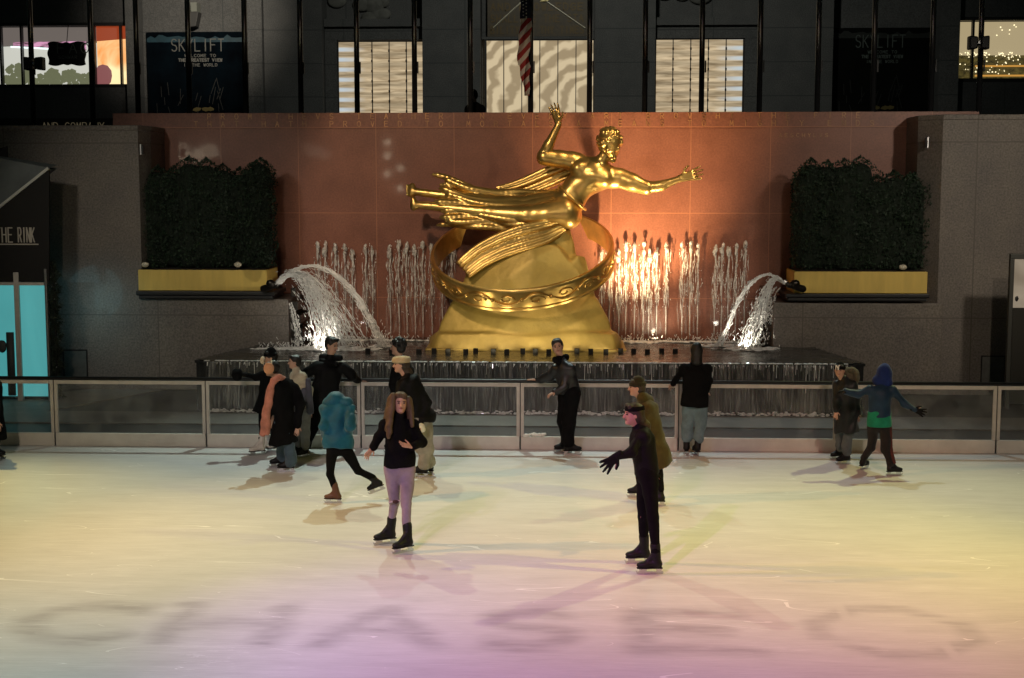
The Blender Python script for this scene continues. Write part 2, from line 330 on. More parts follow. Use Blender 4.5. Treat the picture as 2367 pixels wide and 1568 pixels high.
# ---------------------------------------------------------------- node helpers for a few special surfaces
def nt(m): return m.node_tree.nodes, m.node_tree.links
def granite(name, col, col2, jx, jz, ox, oz, rough, seam, coat=0.0, seamw=0.012, spk=0.66):
    """polished or honed stone slabs: cloudy colour, fine speckle, straight seams every jx by jz metres"""
    m = mat(name, col, rough, noise=0.0, col2=col2, nscale=1.1, coat=coat, bump=0.12, bscale=14, bdist=0.004)
    N, L = nt(m); b = N['Principled BSDF']
    src = b.inputs['Base Color'].links[0].from_socket
    tc = N.new('ShaderNodeTexCoord'); sp = N.new('ShaderNodeSeparateXYZ'); L.new(tc.outputs['Object'], sp.inputs[0])
    ns = N.new('ShaderNodeTexNoise'); ns.inputs['Scale'].default_value = 30; ns.inputs['Detail'].default_value = 3; L.new(tc.outputs['Object'], ns.inputs['Vector'])
    mr = N.new('ShaderNodeMapRange'); mr.inputs[1].default_value = 0.3; mr.inputs[2].default_value = 0.7; mr.inputs[3].default_value = spk; mr.inputs[4].default_value = 2 - spk; L.new(ns.outputs['Fac'], mr.inputs[0])
    mx = N.new('ShaderNodeMix'); mx.data_type = 'RGBA'; mx.blend_type = 'MULTIPLY'; mx.inputs[0].default_value = 1; L.new(src, mx.inputs[6]); L.new(mr.outputs[0], mx.inputs[7])
    def seamline(sock, per, off):
        a = N.new('ShaderNodeMath'); a.operation = 'SUBTRACT'; L.new(sock, a.inputs[0]); a.inputs[1].default_value = off
        p = N.new('ShaderNodeMath'); p.operation = 'PINGPONG'; L.new(a.outputs[0], p.inputs[0]); p.inputs[1].default_value = per / 2
        s = N.new('ShaderNodeMath'); s.operation = 'LESS_THAN'; L.new(p.outputs[0], s.inputs[0]); s.inputs[1].default_value = seamw
        return s.outputs[0]
    mm = N.new('ShaderNodeMath'); mm.operation = 'MAXIMUM'; L.new(seamline(sp.outputs[0], jx, ox), mm.inputs[0]); L.new(seamline(sp.outputs[2], jz, oz), mm.inputs[1])
    m2 = N.new('ShaderNodeMix'); m2.data_type = 'RGBA'; L.new(mm.outputs[0], m2.inputs[0]); L.new(mx.outputs[2], m2.inputs[6]); m2.inputs[7].default_value = (*seam, 1)
    L.new(m2.outputs[2], b.inputs['Base Color'])
    return m
M_dark = mat('black_paint', (0.012, 0.012, 0.013), 0.45)
M_black = mat('matt_black', (0.006, 0.006, 0.006), 0.8)
M_steel = mat('steel', (0.55, 0.55, 0.55), 0.3, metal=1.0, noise=0.1, nscale=20)
M_alu = mat('aluminium_frame', (0.50, 0.46, 0.41), 0.5, metal=0.15, noise=0.12, nscale=5)
M_white_board = mat('white_board', (0.60, 0.56, 0.49), 0.5, noise=0.1, nscale=2.5, bump=0.1)
M_red = granite('red_granite', (0.275, 0.105, 0.064), (0.195, 0.070, 0.042), 1.565, 1.70, W(690, 400, 28.5).x, W(1200, 493, 28.5).z, 0.42, (0.42, 0.17, 0.09), coat=0.35, seamw=0.0055, spk=0.84)
M_grey = granite('grey_limestone', (0.17, 0.145, 0.12), (0.12, 0.105, 0.095), 3.1, 3.3, W(285, 600, 27.1).x, W(300, 728, 27.1).z, 0.55, (0.10, 0.085, 0.07), coat=0.15)
M_fac = granite('facade_limestone', (0.085, 0.085, 0.085), (0.060, 0.062, 0.064), 4.3, 1.15, 0.4, 0.3, 0.8, (0.045, 0.048, 0.05), seamw=0.02)
M_gold = mat('gold_leaf', (0.80, 0.54, 0.175), 0.33, metal=0.9, noise=0.22, nscale=2.2, bump=0.35, bscale=7, bdist=0.012)
M_gold_rock = mat('gilded_plaster', (0.48, 0.345, 0.092), 0.46, metal=0.30, noise=0.22, nscale=1.3, bump=0.5, bscale=5, bdist=0.03)
# ---------------------------------------------------------------- ground, ice, plaza
mb = MB(); mb.box(-60, 60, -30, 120, -0.5, -0.02)
tag(mb.build('ground', mat('dark_paving', (0.035, 0.033, 0.032), 0.55, noise=0.3, nscale=2, bump=0.2, bscale=12)), kind='structure')
FY = 21.17                                               # line of the rink fence
# fence direction: parallel to the wall
# ice sheet: paint attribute holds the soft lettering laid under the ice
gx = np.unique(np.concatenate([np.linspace(-14, 14, 57), np.arange(-6.2, 5.6, 0.045)]))
gy = np.unique(np.concatenate([np.linspace(-1.5, FY - 0.02, 40), np.arange(11.4, 14.2, 0.045)]))
XX, YY = np.meshgrid(gx, gy, indexing='ij')
paint = np.zeros_like(XX)
hx0 = G(430, 1400).x; y_top = G(560, 1398).y; y_bot = G(560, 1492).y; LH = y_top - y_bot
def segd(X, Y, a, b):
    ax_, ay = a; bx, by = b; L2 = (bx - ax_) ** 2 + (by - ay) ** 2 + 1e-9
    t = np.clip(((X - ax_) * (bx - ax_) + (Y - ay) * (by - ay)) / L2, 0, 1)
    return np.hypot(X - ax_ - t * (bx - ax_), Y - ay - t * (by - ay))
lw = G(687, 1400).x - hx0; pit = (G(1452, 1400).x - hx0) / 3
wob = 0.03 * np.sin(XX * 5 + 2 * np.sin(YY * 7)) + 0.02 * np.sin(YY * 19 + XX * 3)
LX = {'C': (G(98, 1400).x, G(372, 1400).x), 'H': (G(430, 1400).x, G(687, 1400).x), 'A': (G(712, 1490).x, G(1012, 1490).x), 'S': (G(1112, 1445).x, G(1330, 1445).x), 'E': (G(1452, 1400).x, G(1722, 1445).x)}
for ch in 'CHASE':
    for a, b in segs(ch, LX[ch][0] + .07, y_bot + 0.07, LX[ch][1] - LX[ch][0] - .14, LH - 0.14):
        d = segd(XX, YY, a, b) + wob
        paint = np.maximum(paint, np.clip((0.235 - d) / 0.20, 0, 1))
oc = G(2064, 1458); ox_, oy_ = XX - oc.x, YY - oc.y
od = np.maximum(np.maximum(abs(ox_), abs(oy_)), (abs(ox_) + abs(oy_)) / 1.35)
ring = np.clip((0.17 - abs(od - 0.66)) / 0.12, 0, 1)
for q in range(4):                                       # the four slits of the octagonal emblem
    a = q * math.pi / 2; px_, py_ = ox_ * math.cos(a) + oy_ * math.sin(a), -ox_ * math.sin(a) + oy_ * math.cos(a)
    ring = np.where((px_ > 0) & (abs(py_ - 0.36) < 0.05), ring * 0.2, ring)
paint = np.maximum(paint, ring * 0.8)
nx, ny = len(gx), len(gy)
V = np.stack([XX.ravel(), YY.ravel(), np.zeros(nx * ny)], 1)
ii, jj = np.meshgrid(np.arange(nx - 1), np.arange(ny - 1), indexing='ij'); q0 = (ii * ny + jj).ravel()
Q = np.stack([q0, q0 + ny, q0 + ny + 1, q0 + 1], 1)
m = mat('ice', (0.66, 0.655, 0.64), 0.34, spec=0.4)
N, L = nt(m); b = N['Principled BSDF']
tc = N.new('ShaderNodeTexCoord'); mp = N.new('ShaderNodeMapping'); mp.inputs['Scale'].default_value = (0.5, 2.2, 1); L.new(tc.outputs['Object'], mp.inputs[0])
n1 = N.new('ShaderNodeTexNoise'); n1.inputs['Scale'].default_value = 2.2; n1.inputs['Detail'].default_value = 9; n1.inputs['Roughness'].default_value = 0.68; L.new(mp.outputs[0], n1.inputs['Vector'])
r1 = N.new('ShaderNodeValToRGB'); r1.color_ramp.elements[0].position = 0.3; r1.color_ramp.elements[1].position = 0.7
r1.color_ramp.elements[0].color = (0.585, 0.58, 0.565, 1); r1.color_ramp.elements[1].color = (0.70, 0.695, 0.685, 1); L.new(n1.outputs['Fac'], r1.inputs[0])
# fine brushed grain left by the resurfacer and blades
mpg = N.new('ShaderNodeMapping'); mpg.inputs['Scale'].default_value = (0.8, 16, 1); mpg.inputs['Rotation'].default_value = (0, 0, .03); L.new(tc.outputs['Object'], mpg.inputs[0])
ng = N.new('ShaderNodeTexNoise'); ng.inputs['Scale'].default_value = 3.2; ng.inputs['Detail'].default_value = 8; ng.inputs['Roughness'].default_value = .8; L.new(mpg.outputs[0], ng.inputs['Vector'])
rg_ = N.new('ShaderNodeMapRange'); rg_.inputs[1].default_value = .3; rg_.inputs[2].default_value = .7; rg_.inputs[3].default_value = .86; rg_.inputs[4].default_value = 1.12; L.new(ng.outputs['Fac'], rg_.inputs[0])
xg = N.new('ShaderNodeMix'); xg.data_type = 'RGBA'; xg.blend_type = 'MULTIPLY'; xg.inputs[0].default_value = 1; L.new(r1.outputs[0], xg.inputs[6]); L.new(rg_.outputs[0], xg.inputs[7])
# skate scratches: thin bright curved cuts
def scratch(rot, sc, off, thr, wd_):
    mp2 = N.new('ShaderNodeMapping'); mp2.inputs['Rotation'].default_value = (0, 0, rot); mp2.inputs['Scale'].default_value = (0.16, 1.0, 1); mp2.inputs['Location'].default_value = off; L.new(tc.outputs['Object'], mp2.inputs[0])
    a = N.new('ShaderNodeTexNoise'); a.inputs['Scale'].default_value = sc; a.inputs['Detail'].default_value = 1.5; a.inputs['Distortion'].default_value = 0.4; L.new(mp2.outputs[0], a.inputs['Vector'])
    s = N.new('ShaderNodeMath'); s.operation = 'SUBTRACT'; L.new(a.outputs['Fac'], s.inputs[0]); s.inputs[1].default_value = 0.5
    ab = N.new('ShaderNodeMath'); ab.operation = 'ABSOLUTE'; L.new(s.outputs[0], ab.inputs[0])
    lt = N.new('ShaderNodeMath'); lt.operation = 'LESS_THAN'; L.new(ab.outputs[0], lt.inputs[0]); lt.inputs[1].default_value = wd_
    g = N.new('ShaderNodeTexNoise'); g.inputs['Scale'].default_value = 1.7; g.inputs['Detail'].default_value = 5; L.new(mp2.outputs[0], g.inputs['Vector'])
    gt = N.new('ShaderNodeMath'); gt.operation = 'GREATER_THAN'; L.new(g.outputs['Fac'], gt.inputs[0]); gt.inputs[1].default_value = thr
    mu = N.new('ShaderNodeMath'); mu.operation = 'MULTIPLY'; L.new(lt.outputs[0], mu.inputs[0]); L.new(gt.outputs[0], mu.inputs[1]); return mu.outputs[0]
sc4 = scratch(1.1, 2.6, (11, 2, 0), 0.60, 0.0012); sc5 = scratch(-0.9, 2.3, (4, 12, 0), 0.60, 0.0012); sc1 = scratch(0.15, 1.3, (3, 1, 0), 0.56, 0.0016); sc2 = scratch(-0.35, 1.9, (7, 5, 0), 0.57, 0.0018); sc3 = scratch(0.5, 1.1, (1, 9, 0), 0.58, 0.0014)
mxx = N.new('ShaderNodeMath'); mxx.operation = 'MAXIMUM'; L.new(sc1, mxx.inputs[0]); L.new(sc2, mxx.inputs[1])
mx3 = N.new('ShaderNodeMath'); mx3.operation = 'MAXIMUM'; mx4 = N.new('ShaderNodeMath'); mx4.operation = 'MAXIMUM'; L.new(sc4, mx4.inputs[0]); L.new(sc5, mx4.inputs[1]); mx5 = N.new('ShaderNodeMath'); mx5.operation = 'MAXIMUM'; L.new(mx4.outputs[0], mx5.inputs[0]); L.new(sc3, mx5.inputs[1]); L.new(mxx.outputs[0], mx3.inputs[0]); L.new(mx5.outputs[0], mx3.inputs[1])
vc = N.new('ShaderNodeAttribute'); vc.attribute_name = 'paint'
pm = N.new('ShaderNodeTexNoise'); pm.inputs['Scale'].default_value = 5.0; pm.inputs['Detail'].default_value = 6; L.new(mp.outputs[0], pm.inputs['Vector'])
pr = N.new('ShaderNodeMapRange'); pr.inputs[1].default_value = 0.35; pr.inputs[2].default_value = 0.68; pr.inputs[3].default_value = 0.24; pr.inputs[4].default_value = 0.58; L.new(pm.outputs['Fac'], pr.inputs[0])
pf = N.new('ShaderNodeMath'); pf.operation = 'MULTIPLY'; L.new(vc.outputs['Fac'], pf.inputs[0]); L.new(pr.outputs[0], pf.inputs[1])
x1 = N.new('ShaderNodeMix'); x1.data_type = 'RGBA'; L.new(pf.outputs[0], x1.inputs[0]); L.new(xg.outputs[2], x1.inputs[6]); x1.inputs[7].default_value = (0.26, 0.23, 0.25, 1)
x2 = N.new('ShaderNodeMix'); x2.data_type = 'RGBA'; scm = N.new('ShaderNodeMath'); scm.operation = 'MULTIPLY'; scm.inputs[1].default_value = 0.75; L.new(mx3.outputs[0], scm.inputs[0]); L.new(scm.outputs[0], x2.inputs[0]); L.new(x1.outputs[2], x2.inputs[6]); x2.inputs[7].default_value = (0.93, 0.93, 0.92, 1)
L.new(x2.outputs[2], b.inputs['Base Color'])
bp = N.new('ShaderNodeBump'); bp.inputs['Strength'].default_value = 0.25; bp.inputs['Distance'].default_value = 0.01; L.new(n1.outputs['Fac'], bp.inputs['Height']); L.new(bp.outputs[0], b.inputs['Normal'])
# a patch of scraped-up snow in the foreground
sn = N.new('ShaderNodeAttribute'); sn.attribute_name = 'snow'
sm1 = N.new('ShaderNodeTexNoise'); sm1.inputs['Scale'].default_value = 9; sm1.inputs['Detail'].default_value = 8; sm1.inputs['Roughness'].default_value = .75; L.new(mp.outputs[0], sm1.inputs['Vector'])
sm2 = N.new('ShaderNodeMapRange'); sm2.inputs[1].default_value = .56; sm2.inputs[2].default_value = .62; L.new(sm1.outputs['Fac'], sm2.inputs[0])
sm3 = N.new('ShaderNodeMath'); sm3.operation = 'MULTIPLY'; L.new(sm2.outputs[0], sm3.inputs[0]); L.new(sn.outputs['Fac'], sm3.inputs[1])
x3 = N.new('ShaderNodeMix'); x3.data_type = 'RGBA'; L.new(sm3.outputs[0], x3.inputs[0]); L.new(x2.outputs[2], x3.inputs[6]); x3.inputs[7].default_value = (0.93, 0.93, 0.92, 1)
L.new(x3.outputs[2], b.inputs['Base Color'])
ice = npmesh('ice', V, Q, m, None, False)
XI, YI = V[:, 0], V[:, 1]; snow = np.zeros(len(V))
for (px_, py_, sx_, sy_, w_) in ((500, 1515, .28, .35, 1.0), (440, 1560, .35, .2, .8), (960, 1460, .5, .12, .35), (1800, 1500, .6, .2, .3), (600, 1300, 1.5, .25, .25), (1500, 1400, .8, .2, .25), (120, 1560, .3, .25, .6)):
    q_ = G(px_, py_); snow = np.maximum(snow, w_ * np.exp(-((XI - q_.x) / sx_) ** 2 - ((YI - q_.y) / sy_) ** 2))
at = ice.data.attributes.new('snow', 'FLOAT', 'POINT'); at.data.foreach_set('value', snow.astype(np.float32))
at = ice.data.attributes.new('paint', 'FLOAT', 'POINT'); at.data.foreach_set('value', paint.ravel().astype(np.float32))
tag(ice, kind='structure')
# pale paving stripes on the walk between the fence and the basin
Yk0 = G(1183, 985).y; Yk1 = G(1183, 958).y
mstripe = mat('pale_paving', (0.17, 0.155, 0.14), 0.6, noise=0.15, nscale=3, bump=0.2)
mb = MB(); mb.box(-14, 14, Yk0, Yk1, -0.03, 0.004); tag(mb.build('pavement_stripe', mstripe), kind='structure')
a0, a1, b0, b1 = G(0, 925), G(40, 945), G(300, 888), G(420, 893)
mb = MB(); mb.slab([(a0.x, a0.y), (a1.x - .4, Yk1 - 0.01), (a1.x + .6, Yk1 - .01), (b1.x, b1.y), (b0.x, b0.y)], -0.03, 0.003)
tag(mb.build('pavement_stripe', mstripe), kind='structure')
# upper street level behind the wall
mb = MB(); mb.box(-60, 60, 29.3, 120, -0.5, 4.4)
tag(mb.build('street', mat('street_paving', (0.05, 0.05, 0.05), 0.6, noise=0.2)), kind='structure')
# ---------------------------------------------------------------- red granite wall with its inscription
RY = 28.5
xl, xr = W(262, 300, RY).x, W(2260, 300, RY).x; zt = W(1200, 261, RY).z
wall = empty('granite_wall', (0, RY, 0), 'tall red granite wall carved with a two line inscription behind the gilded statue', 'wall')
mb = MB(); mb.box(xl, xr, RY, RY + 0.8, 0, zt); mb.build('wall_slab', M_red, wall)
mb = MB(); mb.box(xl, xr, RY + 0.15, RY + 0.78, zt, zt + 0.012); mb.build('coping', mat('coping', (0.20, 0.07, 0.04), 0.5), wall)
# band where the inscription course steps 3 mm proud, with its lower edge catching light
zi = W(1200, 296, RY).z
mb = MB(); mb.box(xl, xr, RY - 0.018, RY, zi, zt); mb.build('inscription_course', M_red, wall)
m_let = mat('gilded_letter', (0.40, 0.20, 0.09), 0.45, metal=0.3, noise=.5, nscale=3)
def SX(sx, sy, Y): return W(sx * 2366 / 4096, sy * 2366 / 4096, Y)     # source photograph pixels
mb = MB(); yy = RY - 0.021
p0 = (SX(1435.7 + 54.6, 465, RY) - SX(1435.7, 465, RY)).x
x11 = SX(1435.7, 465, RY).x; hh = 0.105; ww = 0.066
letters(mb, 'PROMETHEVS TEACHER IN EVERY ART BROVGHT THE FIRE', x11 - 11 * p0 - ww / 2, SX(2000, 465, RY).z - hh / 2, ww, hh, p0, 0.013, yy)
letters(mb, 'THAT HATH PROVED TO MORTALS A MEANS TO MIGHTY ENDS', x11 - 12 * p0 - ww / 2, SX(2000, 496, RY).z - hh / 2, ww, hh, p0, 0.013, yy)
letters(mb, 'AESCHYLVS', SX(3117, 541, RY).x, SX(3117, 541, RY).z - .04, 0.05, 0.07, (SX(3134, 541, RY) - SX(3117, 541, RY)).x * 1.35, 0.009, RY - 0.003)
mb.build('inscription', m_let, wall, fix=False)
# a slim ledge above the fountain jets
# ---------------------------------------------------------------- grey side walls and low walls under the planters
GY = 27.1
def side_wall(sgn, name_lab, x_out, xc0, xc1, yt, ytc, xlow, ylow):
    """sgn -1 left, 1 right; xc0..xc1: chamfered corner; xlow: inner end of the low wall"""
    e = empty('stone_wall', (W(xc0, 600, GY).x, GY, 0), name_lab, 'wall')
    z = W(xc0, yt, GY).z; X0 = W(x_out, 600, GY).x + sgn * 6; Xa = W(xc0, yt, GY).x
    Xb = W(xc1, ytc, GY + 0.45).x
    mb = MB(); mb.slab([(X0, GY), (Xa, GY), (Xb, GY + 0.45), (Xb, RY - 0.005), (X0, RY - 0.005)], 0, z - 0.10); mb.build('wall_block', M_grey, e)
    mb = MB(); mb.slab([(X0, GY - 0.012), (Xa, GY - 0.012), (Xb - sgn * 0.012, GY + 0.45), (Xb - sgn * 0.012, RY - 0.006), (X0, RY - 0.006)], z - 0.10, z); mb.build('coping', M_grey, e, bevel=0.015)
    return e, z, Xa, Xb
wl, zl, xal, xbl = side_wall(-1, 'tall plain grey stone wall behind the ticket booth', 0, 318, 347, 290, 298, 665, 690)
wr, zr, xar, xbr = side_wall(1, 'tall plain grey stone wall at the right end of the red wall', 2366, 2180, 2122, 265, 278, 1785, 700)
def low_wall(sgn, x_in, x_out, yt, lab):
    xi = W(x_in, 750, GY).x; xo = W(x_out, 750, GY).x - sgn * 0.003; z = W(x_in, yt, GY).z
    e = empty('low_wall', (xi, GY, 0), lab, 'wall')
    g = 0.008
    mb = MB(); mb.slab([(xi, GY - g), (xo, GY - g), (xo, RY - .003), (xi, RY - .003)], 0.0, z); mb.build('wall_block', M_grey, e, bevel=0.02)
    mb = MB()
    for k in range(4):                                   # stepped dark blocks on the end face, where water runs down
        zz = 1.0 + k * 0.27; d = 0.22 - 0.04 * k
        a, b_ = (xi, xi - sgn * d); mb.box(min(a, b_), max(a, b_), GY + 0.25, RY - 0.05, zz, zz + 0.17)
    mb.build('weir_step', mat('wet_stone', (0.05, 0.045, 0.04), 0.25, noise=0.3, bump=0.3), e, bevel=0.02)
    return e, xi, xo, z
lwl, lxi, lxo, lz = low_wall(-1, 667, 320, 692, 'low grey stone wall carrying the planter left of the statue')
lwr, rxi, rxo, rz = low_wall(1, 1786, 2178, 700, 'low grey stone wall carrying the planter right of the statue')
# ---------------------------------------------------------------- planters, hedges, little planter lamps
M_yel = mat('yellow_trough', (0.66, 0.47, 0.11), 0.5, noise=0.10, nscale=2.2, bump=0.15, stretch=(3, 1, 0.5))
def planter(x0, x1, yt, yb, yb2, side, lab, labh, hx0_, hx1_, hyt):
    PY = GY - 0.06
    a, b_ = W(x0, yb, PY), W(x1, yb, PY); zt_, zb, zb2 = W(x0, yt, PY).z, W(x0, yb, PY).z, W(x0, yb2, PY).z
    e = empty('planter', (a.x, PY, zb2), lab, 'planter')
    mb = MB(); mb.box(a.x, b_.x, PY, PY + 1.0, zb, zt_); mb.build('trough', M_yel, e, bevel=0.012)
    ex = 0.16
    xa, xb = (a.x - 0.03, b_.x + ex) if side < 0 else (a.x - ex, b_.x + 0.03)
    zs = zb2; mb = MB(); mb.box(xa, xb, PY - 0.09, PY + 1.05, zs + (zb - zs) * 0.45, zb - 0.002); mb.box(xa + 0.04, xb - 0.04, PY - 0.05, PY + 1.02, zs, zs + (zb - zs) * 0.45); mb.build('ledge', M_dark, e, bevel=0.02)
    mb = MB(); mb.box(a.x + .04, b_.x - .04, PY + .04, PY + .96, zt_ - 0.05, zt_ + 0.012); mb.build('soil', mat('soil', (0.02, 0.014, 0.01), 1.0, noise=.3), e)
    # hedge
    hx0w, hx1w = W(hx0_, 500, PY + .5).x, W(hx1_, 500, PY + .5).x; hz = W(hx0_, hyt, PY + .5).z
    h = empty('hedge', ((hx0w + hx1w) / 2, PY + .5, zt_), labh, 'hedge')
    cw = (hx1w - hx0w) / 8
    cols = []
    rg = np.random.RandomState(5 if side < 0 else 9)
    for k in range(9):
        cx = hx0w + cw * (k + 0.0); cols.append((np.clip(cx, hx0w + .22, hx1w - .22), PY + .5 + rg.uniform(-.08, .08), hz - rg.uniform(0, .42), rg.uniform(.30, .40)))
    core = SDF(0.10)
    for (cx, cy, cz, cr) in cols: core.cap((cx, cy, zt_ + .22), (cx, cy, cz - cr * .9), cr * .62, cr * .62)
    smesh('twig_mass', core, 0.06, mat('hedge_core', (0.010, 0.016, 0.010), 1.0), h)
    vs = []; nl = 8200
    for (cx, cy, cz, cr) in cols:
        n_ = nl // 3
        t = rg.rand(n_); th = rg.rand(n_) * 6.283; z = zt_ + 0.02 + (cz - zt_) * t ** 0.95
        lump = 1 + 0.16 * np.sin(z * 9 + th * 2 + cx * 5) + 0.12 * np.sin(z * 17 - th * 3)
        top = np.clip((cz - z) / 0.32, 0, 1) ** 0.6
        rr = cr * lump * top * (0.80 + 0.28 * rg.rand(n_)) * np.clip(0.80 + (z - zt_) * 0.5, 0, 1)
        P = np.stack([cx + rr * np.cos(th), cy + rr * np.sin(th) * 1.0, z], 1)
        P[:, 0] = np.clip(P[:, 0], hx0w - 0.03 * rg.rand(n_), hx1w + .05 * rg.rand(n_)); P[:, 1] = np.clip(P[:, 1], PY + .02, PY + 1.2)
        s_ = 0.012 + 0.026 * rg.rand(n_)
        u = rg.randn(n_, 3); u[:, 2] = abs(u[:, 2]) + .6; u /= np.linalg.norm(u, axis=1)[:, None]
        w = np.cross(u, rg.randn(n_, 3)); w /= np.linalg.norm(w, axis=1)[:, None]
        vs.append(np.stack([P - w * s_[:, None] * .45, P + u * s_[:, None] * .2 + w * s_[:, None] * .5, P + u * s_[:, None] * 1.5, P + u * s_[:, None] * .4 - w * s_[:, None] * .6], 1))
    V_ = np.concatenate(vs); n_ = len(V_)
    npmesh('leaves', V_.reshape(-1, 3), np.arange(n_ * 4).reshape(n_, 4), mat('hedge_leaf', (0.018, 0.042, 0.018), 0.65, col2=(0.006, 0.014, 0.008), nscale=4), h, False)
    return e, a, b_, zt_
pl, pla, plb, plz = planter(320, 617, 624, 672, 691, -1, 'long yellow planter trough on a black ledge left of the statue', 'dense dark evergreen hedge growing in the left yellow planter', 328, 632, 362)
pr_, pra, prb, prz = planter(1834, 2142, 628, 678, 696, 1, 'long yellow planter trough on a black ledge right of the statue', 'dense dark evergreen hedge growing in the right yellow planter', 1832, 2140, 362)
for (px, py, lab) in ((336, 612, 'small round lamp at the left end of the left yellow planter'), (550, 612, 'small round lamp near the right end of the left yellow planter'), (2086, 618, 'small lamp lying on the rim of the right yellow planter')):
    p = W(px, py, GY - .02); e = empty('planter_lamp', p, lab, 'lamp')
    mb = MB(); mb.tube([p + Vector((0, .14, -.03)), p + Vector((0, .03, .0))], [.05, .07], 12); mb.build('lamp_housing', M_dark, e, True)
    mb = MB(); mb.blob(p + Vector((0, -.01, 0)), .07, 2, 0.03, (1.1, .7, .8)); mb.build('lens', mat('lamp_lens', (0.55, 0.50, 0.38), 0.25, noise=.5, nscale=30), e, True)
    mb = MB(); mb.bar(p + Vector((0, .1, -.03)), p + Vector((0.02, .12, -.14)), .02, .02); mb.build('bracket', M_dark, e)
# ---------------------------------------------------------------- fountain basin
BZ = 0.91
bl, br = G(440, 836, BZ), G(1992, 836, BZ); BYF = G(1183, 836, BZ).y
bl2, br2 = G(596, 798, BZ), G(1866, 800, BZ)
basin = empty('fountain_basin', (0, BYF, 0), 'wide dark granite fountain basin overflowing in front of the statue', 'fountain')
outl = [(bl.x, BYF + .12), (bl.x + .25, BYF), (br.x - .3, BYF), (br.x, BYF + .14), (br2.x + .1, GY - .01), (br2.x + .1 - 2.2, GY - .009), (rxi - .004, GY - .009), (rxi - .004, RY - .002), (lxi + .004, RY - .002), (lxi + .004, GY - .009), (bl2.x, GY - .01)]
m_wet = mat('wet_granite', (0.035, 0.036, 0.036), 0.22, noise=0.3, nscale=3, bump=0.4, bscale=9, stretch=(3, 1, 0.6))
mb = MB(); mb.slab(outl, -0.01, BZ - 0.035); mb.build('basin_wall', m_wet, basin, bevel=0.03)
# rim lip
mb = MB(); mb.bar((bl.x + .22, BYF - .01, BZ - .045), (br.x - .28, BYF - .01, BZ - .045), .05, .045); mb.bar((br.x - .28, BYF - .01, BZ - .045), (br.x + .01, BYF + .15, BZ - .045), .05, .045)
mb.bar((br.x + .01, BYF + .15, BZ - .045), (br2.x + .1, GY - .05, BZ - .045), .05, .045); mb.bar((bl.x + .22, BYF - .01, BZ - .045), (bl.x - .01, BYF + .13, BZ - .045), .05, .045); mb.bar((bl.x - .01, BYF + .13, BZ - .045), (bl2.x, GY - .05, BZ - .045), .05, .045)
mb.build('rim', m_wet, basin)
# water lying in the basin, a wavy grid clipped to the outline
xs = np.arange(bl.x, br.x + .01, 0.05); ys = np.arange(BYF + 0.02, RY - .004, 0.05)
XX, YY = np.meshgrid(xs, ys, indexing='ij')
wv = np.zeros_like(XX); rg = np.random.RandomState(3)
for k in range(26):
    a = rg.uniform(0, 6.28); f = rg.uniform(5, 26); wv += np.sin(f * (XX * math.cos(a) + YY * math.sin(a)) + rg.uniform(0, 6)) * 0.016 / f ** .9
fcs = []
def in_out(x, y):
    c = False; n = len(outl)
    for i in range(n):
        x1, y1 = outl[i]; x2, y2 = outl[(i + 1) % n]
        if (y1 > y) != (y2 > y) and x < (x2 - x1) * (y - y1) / (y2 - y1) + x1: c = not c
    return c
ny = len(ys)
for i in range(len(xs) - 1):
    for j in range(ny - 1):
        if in_out(xs[i] + .025, ys[j] + .025): fcs.append((i * ny + j, (i + 1) * ny + j, (i + 1) * ny + j + 1, i * ny + j + 1))
V = np.stack([XX.ravel(), YY.ravel(), (BZ - 0.012 + wv * 0.9).ravel()], 1)
m_pool = mat('pool_water', (0.030, 0.032, 0.028), 0.08, bump=0.5, bscale=9, bdist=0.05, stretch=(1, 2.0, 1), spec=0.8)
tag(npmesh('water', V, np.array(fcs), m_pool, None, True), kind='structure')
# foam and spilling water materials
def foam_mat(name, col, sc, lo, hi, estretch, strength=1.0):
    m = bpy.data.materials.new(name); m.use_nodes = True; N, L = nt(m); b = N['Principled BSDF']
    b.inputs['Base Color'].default_value = (*col, 1); b.inputs['Roughness'].default_value = 0.25; b.inputs['Specular IOR Level'].default_value = 0.6
    b.inputs['Subsurface Weight'].default_value = 0.0
    tc = N.new('ShaderNodeTexCoord'); mp = N.new('ShaderNodeMapping'); mp.inputs['Scale'].default_value = estretch; L.new(tc.outputs['Object'], mp.inputs[0])
    n = N.new('ShaderNodeTexNoise'); n.inputs['Scale'].default_value = sc; n.inputs['Detail'].default_value = 5; n.inputs['Roughness'].default_value = .65; L.new(mp.outputs[0], n.inputs['Vector'])
    mr = N.new('ShaderNodeMapRange'); mr.inputs[1].default_value = lo; mr.inputs[2].default_value = hi; mr.inputs[3].default_value = 0; mr.inputs[4].default_value = strength; L.new(n.outputs['Fac'], mr.inputs[0])
    L.new(mr.outputs[0], b.inputs['Alpha']); MATS[name] = m
    return m
M_sheet = foam_mat('falling_water_sheet', (0.62, 0.62, 0.58), 6.0, 0.46, 0.80, (6.0, 1.0, 0.30), 0.6)
M_foam = foam_mat('fountain_foam', (0.80, 0.78, 0.74), 16.0, 0.36, 0.60, (1.3, 1.3, .5), 1.0)
M_thread = foam_mat('water_thread', (0.90, 0.88, 0.84), 9.0, 0.30, 0.62, (1, 1, 0.6), 0.75)
M_drop = mat('water_drop', (0.88, 0.87, 0.84), 0.12, spec=0.8)
